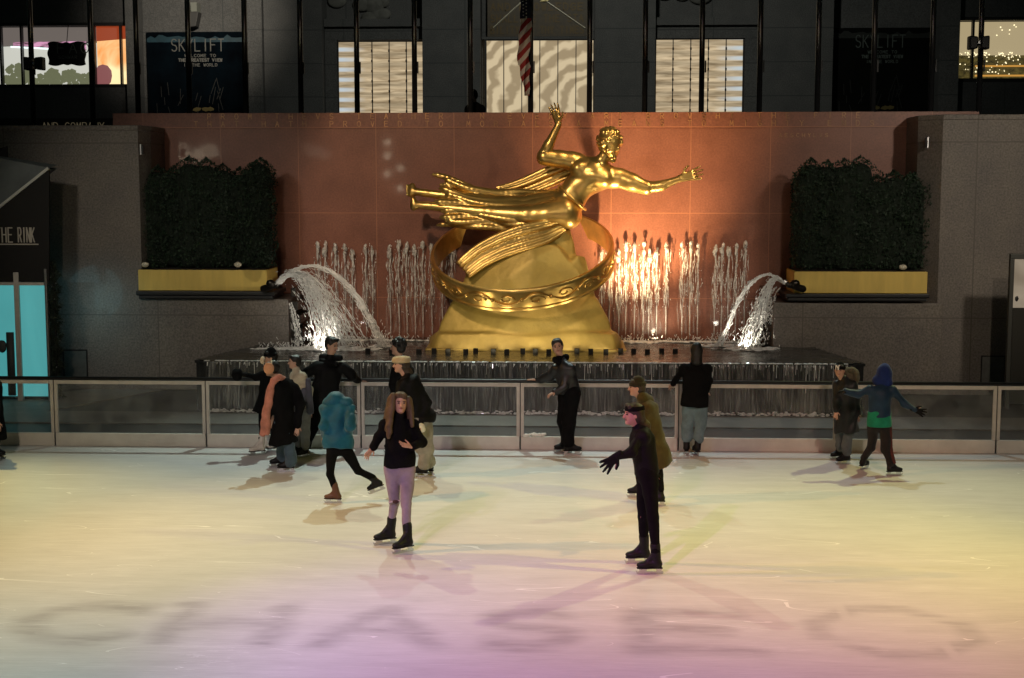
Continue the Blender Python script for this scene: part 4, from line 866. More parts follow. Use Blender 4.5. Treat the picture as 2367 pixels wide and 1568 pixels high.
mr = N.new('ShaderNodeMapRange'); mr.inputs[1].default_value = -1; mr.inputs[2].default_value = 1; L.new(s1.outputs[0], mr.inputs[0]); L.new(mr.outputs[0], rp.inputs[0])
gz = N.new('ShaderNodeMath'); gz.operation = 'GREATER_THAN'; L.new(sp.outputs[2], gz.inputs[0]); gz.inputs[1].default_value = W(1212, 45, PYL).z - fp.z
mx = N.new('ShaderNodeMix'); mx.data_type = 'RGBA'; L.new(gz.outputs[0], mx.inputs[0]); L.new(rp.outputs[0], mx.inputs[6]); mx.inputs[7].default_value = (.010, .016, .045, 1)
L.new(mx.outputs[2], b.inputs['Base Color']); MATS['flag_stripes'] = mf
fmesh(0, 1, mf, 'cloth')
g = MB(); rg = np.random.RandomState(1)
for py in (-20, -12, -4, 4, 12, 20, 28, 36):
    for q in (0, 1):
        p = W(1211 + q * 7 - 2, py + q * 4, PYL - .25); g.prism([(p.x + .02 * (1 if k % 2 == 0 else .42) * math.sin(k * math.pi / 5), p.z + .02 * (1 if k % 2 == 0 else .42) * math.cos(k * math.pi / 5)) for k in range(10)], p.y, p.y + .006)
g.build('stars', mat('star_white', (.7, .68, .62), .8), fl)
# crossed stays of the gilded lantern between the middle poles
e = empty('stay_cables', W(1240, 20, 40), 'two thin pale stay cables sloping down either side of the middle flagpole', 'cable')
g = MB(); g.tube([W(1220, -8, 40), W(1140, 65, 40)], .022, 6); g.tube([W(1248, -5, 40), W(1262, 4, 40), W(1352, 66, 40)], .022, 6); g.build('cable', mat('cable_grey', (.30, .28, .22), .5), e)
g = MB(); g.blob(W(1258, 2, 40), .1, 1, .2, (1.4, .5, .6)); g.build('hook', mat('cable_gold', (.6, .5, .25), .5), e)
# ---------------------------------------------------------------- ticket booth at the left edge
KY = 25.6
bo = empty('ticket_booth', (W(50, 800, KY).x, KY, 0), 'black canopied booth with lit turquoise panels at the left edge', 'booth')
m_can = mat('black_canopy', (0.012, 0.011, 0.010), .9, bump=.3, bscale=30)
pA, pB, pC, pD = W(113, 389, KY), W(-140, 589, KY), W(-140, 655, KY), W(113, 650, KY)
g = MB(); g.prism([(pA.x, pA.z), (pB.x, pB.z), (pC.x, pC.z), (pD.x, pD.z)], KY, KY + .05); g.build('canopy', m_can, bo)
gr_ = mat('canopy_roof', (0.10, 0.11, 0.11), .55, noise=.2, nscale=2, bump=.2, bscale=8)
zA = W(113, 387, KY + 1.4).z
g = MB(); g.add([(pA.x - .005, KY + .02, pA.z + .005), (pB.x, KY + .02, pB.z + .005), (pB.x, KY + .45, zA + .35), (pA.x - .005, KY + .45, pA.z + .06)], [(0, 1, 2, 3)]); g.add([(pA.x - .005, KY + .06, pA.z - .03), (pB.x, KY + .06, pB.z - .03), (pB.x, KY + .45, zA + .28), (pA.x - .005, KY + .45, pA.z + .0)], [(3, 2, 1, 0)]); g.build('roof', gr_, bo, fix=False)
g = MB(); g.bar((pA.x, KY - .01, pA.z), (pB.x, KY - .01, pB.z), .05, .05); g.build('roof_edge', mat('roof_edge', (.42, .42, .38), .5), bo)
g = MB(); q = W(8, 338, KY + .6); g.prism([(q.x + .06, q.z), (q.x + .06, q.z - .45), (q.x - 1.5, q.z - .45), (q.x - 1.5, q.z - 1.0), (q.x - .6, q.z - .42)][:3] + [(q.x - 1.5, q.z - .9)], KY + .6, KY + .65); g.build('rear_gable', m_can, bo)
g = MB(); hL = W(0, 527, KY).z - W(0, 560, KY).z; pitch_ = (W(20.4, 545, KY) - W(0, 545, KY)).x * .80
px_ = W(1, 545, KY).x - W(0, 545, KY).x; letters(g, 'THE', W(-8, 560, KY).x, W(0, 560, KY).z, px_ * 9, hL, px_ * 14, .022, KY - .005); letters(g, 'RINK', W(43, 560, KY).x, W(0, 560, KY).z, px_ * 7, hL, px_ * 10, .022, KY - .005)
z_ = W(0, 565, KY).z; g.bar((W(-60, 565, KY).x, KY - .006, z_), (W(89, 565, KY).x, KY - .006, z_), .022, .01, up=(0, 1, 0)); g.build('lettering', mat('canopy_lettering', (.42, .38, .32), .7), bo, fix=False)
m_teal = glow('turquoise_panel', (.13, .62, .62), (.06, .36, .38), .62, .9, (1, 1, .5), (.2, .8))
for (a, b_, yt) in ((-120, 33, 654), (46, 104, 656)):
    g = MB(); g.box(W(a, 700, KY).x, W(b_, 700, KY).x, KY + .02, KY + .05, .08, W(b_, yt, KY).z); g.build('lit_panel', m_teal, bo)
for (a, b_, yt) in ((33.5, 45.5, 630), (104.5, 110, 622)):
    g = MB(); g.box(W(a, 700, KY).x, W(b_, 700, KY).x, KY - .02, KY + .08, 0, W(b_, yt, KY).z); g.build('post', M_alu if a < 50 else M_steel, bo, bevel=.008)
g = MB(); g.box(W(-120, 700, KY).x, W(104, 700, KY).x, KY - .012, KY + .012, W(60, 660, KY).z, W(60, 653, KY).z); g.build('header_rail', M_alu, bo)
g = MB(); q0 = W(-20, 800, KY + .0); g.blob((W(8, 790, KY).x, KY - .08, W(8, 800, KY).z), .1, 2, .1, (.9, .3, 1.2)); g.box(W(14, 700, KY).x, W(30, 700, KY).x, KY - .06, KY - .01, .1, W(20, 768, KY).z); g.build('board', mat('booth_board', (.05, .055, .055), .6), bo, True)
g = MB(); g.box(W(-200, 700, KY).x, W(104, 700, KY).x, KY + .12, KY + .4, 0, 2.0); g.build('booth_body', M_black, bo)
# evergreen garland up the booth's corner
gx_ = W(127, 740, KY + .15).x; gt, gb = W(120, 605, KY).z, .05
ga = empty('garland', (gx_, KY + .15, 0), 'dark evergreen garland wound up the right corner of the booth', 'garland')
rg = np.random.RandomState(12); n_ = 5200; t = rg.rand(n_); z = gb + (gt - gb) * t; th = rg.rand(n_) * 6.28; r_ = (.075 + .045 * np.sin(z * 22 + th)) * (.5 + .6 * rg.rand(n_)) * np.clip((gt - z) * 4, .25, 1)
P = np.stack([gx_ + r_ * np.cos(th), KY + .15 + r_ * np.sin(th), z], 1); u = rg.randn(n_, 3); u[:, :2] += 1.2 * np.stack([np.cos(th), np.sin(th)], 1); u /= np.linalg.norm(u, axis=1)[:, None]; w = np.cross(u, rg.randn(n_, 3)); w /= np.linalg.norm(w, axis=1)[:, None]
s_ = (.02 + .035 * rg.rand(n_))[:, None]; V_ = np.stack([P - w * s_ * .15, P + w * s_ * .15, P + u * s_ * 1.3 + w * s_ * .05, P + u * s_ * 1.3 - w * s_ * .05], 1)
npmesh('needles', V_.reshape(-1, 3), np.arange(n_ * 4).reshape(n_, 4), mat('garland_green', (.022, .032, .018), .7, noise=.5), ga, False)
g = MB(); g.tube([(gx_, KY + .15, 0), (gx_, KY + .15, gt - .1)], .03, 8); g.build('core_pole', M_black, ga)
g = MB()
for i in range(26): a_ = rg.uniform(0, 6.28); g.blob((gx_ + .1 * math.cos(a_), KY + .15 + .1 * math.sin(a_), rg.uniform(.1, gt - .2)), .012, 1)
g.build('bauble', mat('bauble_grey', (.4, .45, .45), .25, metal=.5), ga)
# black stage lamp and cloth lying on the paving at the left, hatch plates on the walls, framed board at the right
q = G(222, 885, 0); e = empty('stage_lamp', q, 'black stage floodlight lying on the paving left of the basin', 'lamp')
s_ = SDF(.04); s_.cap((q.x - .05, q.y - .1, .16), (q.x + .2, q.y, .2), .10, .12); s_.cap((q.x - .02, q.y - .1, .28), (q.x + .0, q.y - .05, .36), .04, .05); s_.cap((q.x + .2, q.y, .1), (q.x + .75, q.y + .1, .1), .09, .05); s_.cut((0, 0, .0), (0, 0, -1)); smesh('housing', s_, .02, M_black, e)
g = MB(); g.bar((q.x + .0, q.y - .2, .02), (q.x + .1, q.y + .2, .25), .04, .02); g.build('yoke', M_dark, e)
q = G(310, 880, 0); s_ = SDF(.05)
for i in range(9): s_.ell((q.x - .5 + i * .13, q.y + .1 * math.sin(i * 2), .06 + .04 * math.sin(i * 1.7)), (.16, .2, .09))
s_.cut((0, 0, 0), (0, 0, -1)); tag(smesh('tarpaulin', s_, .025, M_black), 'crumpled black tarpaulin on the paving beside the stage floodlight', 'tarpaulin')
for (a, b_, yt, yb, lab) in ((147, 203, 808, 872, 'square metal hatch plate low on the left stone wall'), (2266, 2322, 822, 884, 'square metal hatch plate low on the right stone wall')):
    X0_, X1_ = W(a, 840, GY).x, W(b_, 840, GY).x; za, zb_ = W(a, yt, GY).z, W(a, yb, GY).z
    e = empty('hatch', ((X0_ + X1_) / 2, GY, zb_), lab, 'hatch'); g = MB()
    for t_ in ((X0_, X1_, za - .02, za), (X0_, X0_ + .02, zb_, za - .0205), (X1_ - .02, X1_, zb_, za - .0205)): g.box(t_[0], t_[1], GY - .03, GY - .009, t_[2], t_[3])
    g.build('hatch_frame', M_dark, e); g = MB(); g.box(X0_ + .021, X1_ - .021, GY - .022, GY - .008, zb_, za - .021); g.build('hatch_door', mat('hatch_grey', (.12, .12, .11), .5, noise=.2), e)
YB = 25.4
e = empty('notice_case', (W(2360, 700, YB).x, YB, 0), 'dark framed lit notice case at the right edge', 'notice case')
g = MB(); xa, xb, z0, z1 = W(2333, 650, YB).x, W(2333, 650, YB).x + .9, W(2340, 712, YB).z, W(2340, 587, YB).z
g.box(xa, xb, YB, YB + .1, z1 - .09, z1); g.box(xa, xa + .075, YB, YB + .1, 0, z1 - .0905); g.box(xb - .075, xb, YB, YB + .1, 0, z1 - .0905); g.build('case_frame', mat('case_grey', (.05, .05, .042), .5), e, bevel=.01)
g = MB(); g.box(xa + .08, xb - .08, YB + .03, YB + .06, z0 - .0, z1 - .1); g.build('lit_sheet', glow('notice_sheet', (.52, .43, .32), (.22, .17, .12), .62, 1.1, (1, 1, 1), (.3, .75)), e)
g = MB(); g.box(xa + .08, xb - .08, YB + .01, YB + .09, .1, z0 - .004); g.build('lower_panel', mat('case_dark', (.02, .018, .012), .6), e)
g = MB(); g.blob((xa + .14, YB + .02, z0 + .16), .04, 2, .1, (.8, .3, 1.3)); g.build('handle', M_dark, e)
# dark hinge plates on the chamfered wall ends
for (px, py, Yp, lab) in ((326, 346, GY - .03, 'small dark bracket near the top of the left stone wall corner'), (2141, 330, GY + .15, 'small dark bracket near the top of the right stone wall corner')):
    p = W(px, py, Yp); e = empty('bracket', p, lab, 'bracket'); g = MB(); g.box(p.x - .03, p.x + .05, p.y - .03, p.y + .05, p.z - .09, p.z + .09); g.build('plate', M_dark, e, bevel=.01)
    g = MB(); g.bar(p + Vector((0.01, -.06, .1)), p + Vector((.01, -.06, -.1)), .02, .02); g.build('bar', M_steel, e)
# ---------------------------------------------------------------- gilded statue: a plain stand-in figure over a banded hoop on a faceted mound
SY = 27.35; PX = 122.0
def S(x, y, dy=0.0): return np.array(W(x, y, SY + dy))
st = empty('gilded_statue', (W(1210, 800, SY).x, SY, BZ - .05), 'huge gilded statue of a robed figure above a tilted hoop on a golden mound', 'statue')
def r(p): return p / PX
# figure -----------------------------------------------------------
f = SDF(.07)
f.cap(S(1305, 478), S(1342, 430), r(33), r(30)).cap(S(1342, 430), S(1372, 402), r(32), r(40)).cap(S(1330, 375, .05), S(1425, 412, -.05), r(22), r(22))
f.cap(S(1340, 395, -.12), S(1395, 412, -.15), r(20), r(20)).cap(S(1300, 470), S(1312, 498), r(32), r(33))
f.cap(S(1376, 392, -.05), S(1396, 362, -.12), r(16), r(14))
# raised arm: shoulder, elbow, wrist
f.cap(S(1318, 372, 0), S(1256, 360, -.12), r(18), r(13), .05).cap(S(1256, 358, -.12), S(1268, 335, -.15), r(13.5), r(12), .05).cap(S(1266, 340, -.15), S(1290, 290, -.2), r(12), r(8), .04)
# outstretched arm
f.cap(S(1432, 410, -.05), S(1500, 434, -.2), r(18), r(13), .05).cap(S(1498, 433, -.2), S(1530, 430, -.28), r(13.5), r(12), .05).cap(S(1520, 432, -.26), S(1570, 414, -.35), r(12), r(7.5), .04)
# legs
f.cap(S(1300, 470, .1), S(1215, 478, .05), r(31), r(26)).cap(S(1215, 478, .05), S(1130, 468, .0), r(26), r(17)).cap(S(1130, 468, 0), S(1085, 460, .0), r(17), r(16), .05).cap(S(1085, 460, 0), S(985, 447, .0), r(16), r(8.5), .05)
f.cap(S(985, 447), S(955, 443), r(9), r(9), .04).cap(S(952, 450), S(953, 430), r(8), r(7), .04)
for i in range(5): f.cap(S(948, 430 + i * 5.5, -.05), S(940, 429 + i * 5.5, -.09), r(3.4), r(3.0), .015)
f.cap(S(1300, 492, -.18), S(1215, 500, -.2), r(30), r(25)).cap(S(1215, 500, -.2), S(1130, 492, -.18), r(25), r(17)).cap(S(1130, 492, -.18), S(990, 476, -.12), r(17), r(9), .05).cap(S(990, 476, -.12), S(958, 474, -.14), r(9), r(9), .04).cap(S(956, 480, -.14), S(955, 462, -.14), r(8), r(7), .04)
# hands
def sthand(f, w, d, up, nrm, L_, curl=0.15, spread=.22, k=.018, rr=1.0):
    """w wrist, d finger direction, up toward the thumb side, nrm palm normal; L_ hand length in m"""
    w, d, up, nrm = [np.array(q, float) for q in (w, d, up, nrm)]
    d /= np.linalg.norm(d); nrm -= d * (nrm @ d); nrm /= np.linalg.norm(nrm); up = up - d * (up @ d); up = up - nrm * (up @ nrm); up /= np.linalg.norm(up)
    pl_ = L_ * .50; pwid = L_ * .20
    for q in (-.8, -.3, .3, .8): f.cap(w + up * q * pwid * .5, w + d * pl_ + up * q * pwid * .92, L_ * .075 * rr, L_ * .068 * rr, k * 1.5)
    for q, ln in ((-1.15, .34), (-.4, .44), (.36, .48), (1.1, .42)):
        b0 = w + d * pl_ + up * q * pwid * .8; dd = d + up * q * spread * .6; dd /= np.linalg.norm(dd)
        b1 = b0 + dd * ln * L_ * .42; d2 = dd + nrm * curl; d2 /= np.linalg.norm(d2); b2 = b1 + d2 * ln * L_ * .33; d3 = dd + nrm * curl * 2.4; d3 /= np.linalg.norm(d3); b3 = b2 + d3 * ln * L_ * .26
        f.cap(b0, b1, L_ * .052 * rr, L_ * .048 * rr, k).cap(b1, b2, L_ * .047 * rr, L_ * .044 * rr, k * .6).cap(b2, b3, L_ * .043 * rr, L_ * .034 * rr, k * .6)
    t0 = w + d * pl_ * .25 + up * pwid * .8; td = d * .75 + up * .75 + nrm * .3; td /= np.linalg.norm(td); t1 = t0 + td * L_ * .22; t2d = td * .7 + d * .5 + nrm * .15; t2d /= np.linalg.norm(t2d)
    f.cap(t0 - up * pwid * .3, t1, L_ * .075 * rr, L_ * .056 * rr, k).cap(t1, t1 + t2d * L_ * .20, L_ * .055 * rr, L_ * .042 * rr, k * .6)
sthand(f, S(1572, 413, -.36), S(1618, 400, -.38) - S(1572, 413, -.36), (0, 0, 1), (0, -1, .3), r(56), .12, .3)
sthand(f, S(1290, 287, -.2), S(1280, 245, -.2) - S(1290, 287, -.2), (1, -.3, 0), (-.5, -1, 0), r(52), .3, .25)
# head: looks down and out to the lower right
hc = S(1410, 334, -.16); ax = np.array([.20, -.62, -.52]); ax /= np.linalg.norm(ax)   # facing direction
upv = np.array([-.12, -.42, .9]); upv -= ax * (upv @ ax); upv /= np.linalg.norm(upv); sd = np.cross(ax, upv)
MH = np.array([sd, ax, upv]); hr = .245
def H(a, b_, c): return hc + sd * a * hr + ax * b_ * hr + upv * c * hr
f.ell(H(0, -.05, .15), (hr * .80, hr * .98, hr * .95), MH, .05).ell(H(0, .22, -.42), (hr * .60, hr * .66, hr * .72), MH, .06)
f.ell(H(0, .72, -1.02), (hr * .26, hr * .24, hr * .2), MH, .05)
f.cap(H(0, .98, .02), H(0, 1.18, -.38), hr * .10, hr * .17, .03)
f.cap(H(-.45, .86, .12), H(.45, .86, .12), hr * .12, hr * .12, .04)
f.cap(H(-.18, .93, -.66), H(.18, .93, -.66), hr * .10, hr * .10, .02)
f.ell(H(.84, -.02, -.15), (hr * .12, hr * .22, hr * .3), MH, .02).ell(H(-.84, -.02, -.15), (hr * .12, hr * .22, hr * .3), MH, .02)
for q in (-1, 1): f.sub(H(.34 * q, 1.02, -.06), (hr * .17, hr * .13, hr * .09), MH)
for q in (-1, 1): f.ell(H(.34 * q, .84, -.06), (hr * .13, hr * .11, hr * .08), MH, .01)
fig = smesh('figure', f, .020, M_gold, st)
# short cropped hair cap
hsd = SDF(.03); rg = np.random.RandomState(5)
hsd.ell(H(0, -.18, .30), (hr * .92, hr * 1.0, hr * .90), MH)
for i in range(90):
    v = rg.randn(3); v /= np.linalg.norm(v)
    if v[1] > .72 and v[2] < .62 or v[2] < -.45: continue
    c = H(v[0] * .90, -.18 + v[1] * .98, .30 + v[2] * .88); hsd.ell(c, (hr * .19, hr * .19, hr * .13), MH, .012)
hsd.cut(H(0, .80, -.05), ax * 1.0)
smesh('hair', hsd, .018, M_gold, st)
# robe: short tunic over torso and thigh with a rope belt, and two plain streaming sashes
t = SDF(.06)
t.cap(S(1305, 480), S(1342, 430), r(38), r(34)).cap(S(1342, 430), S(1370, 405), r(35), r(43)).cap(S(1338, 380, .05), S(1416, 412, -.05), r(24), r(24)).cap(S(1340, 395, -.14), S(1395, 414, -.17), r(21), r(21))
t.cap(S(1318, 374), S(1292, 368, -.05), r(22), r(21), .05).cap(S(1432, 412, -.05), S(1462, 424, -.12), r(22), r(20), .05)
t.cap(S(1300, 472, .08), S(1225, 479, .05), r(36), r(32)).cap(S(1304, 492, -.17), S(1225, 500, -.2), r(36), r(30)).cap(S(1292, 368, -.05), S(1258, 362, -.12), r(21), r(19), .04).cap(S(1462, 424, -.12), S(1495, 434, -.19), r(19), r(19), .04)
t.cut(S(1413, 352, 0), (.35, -.1, 1.0)).cut(S(1380, 372, -.6), (.02, -1, .55))
t.wrinkle(.016, 11)
smesh('robe', t, .022, M_gold, st)
bl_ = MB(); c0, c1 = S(1342, 446), None
pts = []
axis = (S(1372, 402) - S(1305, 478)); axis /= np.linalg.norm(axis); e1_ = np.cross(axis, (0, 1, 0)); e1_ /= np.linalg.norm(e1_); e2_ = np.cross(axis, e1_)
for i in range(37): a = 2 * math.pi * i / 36; pts.append(S(1322, 458) + (e1_ * math.cos(a) + e2_ * math.sin(a)) * r(41))
bl_.tube(pts, r(3.6), 8, False); bl_.build('belt', M_gold, st, True)
def sash(path, widths, folds, name, depth=.10):
    """ribbon of parallel rolled folds following a path of (px, py, dy)"""
    s_ = SDF(.035); P = np.array([S(*p) for p in path]); n = len(P)
    # smooth path
    tt = np.linspace(0, n - 1, n * 5); PP = np.stack([np.interp(tt, range(n), P[:, i]) for i in range(3)], 1); WW = np.interp(tt, range(n), widths)
    for _ in range(3): PP[1:-1] = (PP[:-2] + 2 * PP[1:-1] + PP[2:]) / 4
    T = np.gradient(PP, axis=0); T /= np.linalg.norm(T, axis=1)[:, None]
    Nn = np.cross(T, (0, 1, 0)); Nn /= np.linalg.norm(Nn, axis=1)[:, None]
    for j in range(folds):
        q = (j / (folds - 1) - .5) if folds > 1 else 0
        for i in range(len(PP) - 1):
            o0 = Nn[i] * q * r(WW[i]); o1 = Nn[i + 1] * q * r(WW[i + 1])
            d0 = np.array((0, -1, 0)) * (.03 * math.sin(j * 2.1 + .0)) 
            s_.cap(PP[i] + o0 + d0, PP[i + 1] + o1 + d0, r(WW[i]) / folds * .62, r(WW[i + 1]) / folds * .62, .022)
    smesh(name, s_, .020, M_gold, st)
gown = SDF(.05); rg = np.random.RandomState(4)
for i in range(11):                                      # long folds of the robe sweeping from the belt to a flared, fluttering hem
    u = i / 10.0; dyv = .16 - .46 * math.sin(u * math.pi * .62); n_ = 26
    ph = rg.uniform(0, 6.28); pts = []
    for k in range(n_ + 1):
        v = k / n_; x = 1318 - 8 * u - v * (318 - 26 * abs(math.sin(i * 1.9)) - 14 * u)
        y0 = 446 + 66 * u; knee = 24 * math.exp(-((v - .38) / .16) ** 2) * (u - .25); sway = 13 * math.sin(v * 4.4 - .4) * (1 - .3 * u)
        y = y0 - 10 * v + sway + knee + (u - .45) * 52 * v ** 2.2 + 3.5 * math.sin(v * 13 + ph) * v
        pts.append((x, y, dyv * (1 - .25 * v) + .05 * math.sin(v * 9 + ph), (13.5 - 3.5 * v + 1.5 * math.sin(v * 7 + ph)) * (.60 + .14 * (i % 2)) * (1 if k < n_ else .5)))
    for p_, q_ in zip(pts, pts[1:]): gown.cap(S(*p_[:3]), S(*q_[:3]), r(p_[3]), r(q_[3]), .03)
gown.cap(S(1300, 478, -.0), S(1200, 492, -.0), r(34), r(31)).cap(S(1200, 492), S(1120, 478), r(31), r(22)).cap(S(1120, 478), S(1030, 468), r(22), r(18))
smesh('skirt', gown, .020, M_gold, st)
sash([(1300, 520, -.30), (1262, 536, -.42), (1215, 548, -.50), (1160, 566, -.52), (1108, 592, -.56), (1072, 622, -.62)], [30, 44, 50, 48, 44, 40], 5, 'mantle')
sash([(1336, 384, .20), (1300, 396, .30), (1262, 412, .34), (1226, 428, .34), (1190, 440, .34), (1150, 446, .30)], [30, 36, 38, 36, 32, 24], 4, 'mantle')
# tilted hoop -----------------------------------------------------
C = Vector(S(1206, 572, 0)) + Vector((0, -.05, 0)); RR = 213 / PX * 1.0
nrm = Vector((-.06, -math.sin(R(23.6)), math.cos(R(23.6)))).normalized()
E1 = Vector((1, 0, .062)); E1 = (E1 - nrm * E1.dot(nrm)).normalized(); E2 = nrm.cross(E1).normalized()
def hp(a, rad, h): return C + (E1 * math.cos(a) + E2 * math.sin(a)) * rad + nrm * h
def lathe_hoop(prof, n=160, name='hoop'):
    g = MB(); K = len(prof); vs = []; fs = []
    for i in range(n):
        a = 2 * math.pi * i / n
        for (rd, h) in prof: vs.append(hp(a, rd, h))
    for i in range(n):
        for k in range(K): fs.append((i * K + k, ((i + 1) % n) * K + k, ((i + 1) % n) * K + (k + 1) % K, i * K + (k + 1) % K))
    g.add(vs, fs); return g.build(name, M_gold, st, True)
HH = .44
hoop = lathe_hoop([(RR - .0, 0), (RR + .02, -.02), (RR + .025, -.05), (RR, -.065), (RR - .005, -HH + .065), (RR + .02, -HH + .05), (RR + .02, -HH + .01), (RR - .01, -HH), (RR - .05, -HH), (RR - .05, 0)], name='hoop')
m_ = hoop.modifiers.new('edge', 'EDGE_SPLIT'); m_.split_angle = R(40)
g = MB(); nsc = 20                                       # plain running scroll raised on the band
for i in range(nsc):
    a0 = 2 * math.pi * i / nsc; da = 2 * math.pi / nsc; sg = 1 if i % 2 else -1
    g.tube([hp(a0 + da * k / 14 * .98, RR + .012, -HH / 2 + sg * .10 * math.sin(k / 14 * math.pi)) for k in range(15)], [.012 + .018 * math.sin(math.pi * k / 14) for k in range(15)], 6)
    g.tube([hp(a0 + da * (.5 + .28 * math.cos(th) * (1 - th / 9)), RR + .012, -HH / 2 - sg * .02 + .085 * math.sin(th) * (1 - th / 9)) for th in np.linspace(0, 6.6, 16)], [.019 * (1 - .5 * k / 15) for k in range(16)], 6)
    g.blob(hp(a0, RR + .015, -HH / 2), .036, 2, 0)
g.build('scrollwork', M_gold, st, True)
# faceted mound --------------------------------------------------
def hull(pts, name='mound', sub=0):
    bm = bmesh.new()
    for p in pts: bm.verts.new(p)
    bmesh.ops.convex_hull(bm, input=bm.verts)
    loose = [v for v in bm.verts if not v.link_faces]
    bmesh.ops.delete(bm, geom=loose, context='VERTS')
    return bm
def hullmb(g, pts):
    bm = hull(pts); bm.verts.index_update(); g.add([v.co.copy() for v in bm.verts], [tuple(v.index for v in f_.verts) for f_ in bm.faces]); bm.free()
g = MB(); zb_ = 812
def blk(rows):
    hullmb(g, [S(*p) for p in rows])
blk([(991, 806, -.72), (1003, 813, -.95), (1110, 815, -1.08), (1215, 815, -1.14), (1330, 815, -1.10), (1424, 813, -.95), (1438, 806, -.70), (990, 780, .6), (1436, 780, .6), (1006, 768, -.68), (1014, 772, -.86), (1110, 770, -1.0), (1226, 782, -1.10), (1330, 768, -1.0), (1414, 772, -.84), (1424, 766, -.62)])
blk([(1006, 800, -.70), (1420, 800, -.66), (1010, 790, .6), (1418, 790, .6), (1048, 690, -.52), (1380, 690, -.46), (1052, 690, .5), (1378, 690, .5), (1018, 745, -.64), (1408, 742, -.58), (1110, 800, -.98), (1130, 700, -.72), (1180, 742, -.98), (1215, 800, -1.08), (1260, 700, -.80), (1345, 748, -.92), (1320, 800, -1.0), (1300, 690, -.7)])
blk([(1052, 700, -.50), (1376, 700, -.48), (1060, 700, .5), (1374, 700, .5), (1215, 705, -.76), (1070, 655, -.40), (1086, 608, -.30), (1118, 574, -.28), (1168, 552, -.34), (1222, 548, -.42), (1235, 600, -.64), (1180, 640, -.68), (1096, 600, .3), (1250, 545, .3), (1345, 640, -.45), (1290, 570, -.42), (1362, 640, .1)])
blk([(1215, 640, -.55), (1330, 640, -.40), (1215, 560, -.34), (1262, 520, -.18), (1296, 505, -.04), (1312, 512, .12), (1326, 560, -.1), (1338, 620, .2), (1220, 600, .35), (1280, 530, .3), (1275, 600, -.48)])
blk([(1282, 695, -.52), (1378, 695, -.42), (1372, 690, .2), (1300, 640, -.56), (1334, 590, -.34), (1352, 592, -.14), (1362, 640, -.3), (1310, 600, .2), (1290, 615, -.3)])
for _i in range(0):                                     # lumps left by the plasterer's trowel
    _a = rg.uniform(0, 1); _x = 1010 + 400 * _a; g.blob(S(_x, rg.uniform(735, 800), -.80 - .2 * math.sin(_a * 3.14)), rg.uniform(.08, .2), 2, .08, (1.4, .35, 1))
mo = g.build('mound', M_gold_rock, st, False, bevel=0); mo.data.transform(Matrix.Identity(4))
rm_ = mo.modifiers.new('remesh', 'REMESH'); rm_.mode = 'VOXEL'; rm_.voxel_size = .03; rm_.use_smooth_shade = True
sm_ = mo.modifiers.new('smooth', 'SMOOTH'); sm_.factor = .6; sm_.iterations = 9
g = MB(); g.slab([(S(985, 806, -.9)[0], SY - 1.05), (S(1443, 806)[0], SY - 1.05), (S(1441, 806)[0], SY + .7), (S(990, 806)[0], SY + .7)], BZ - .04, BZ + .015); g.build('mound_foot', M_gold_rock, st, bevel=.01)
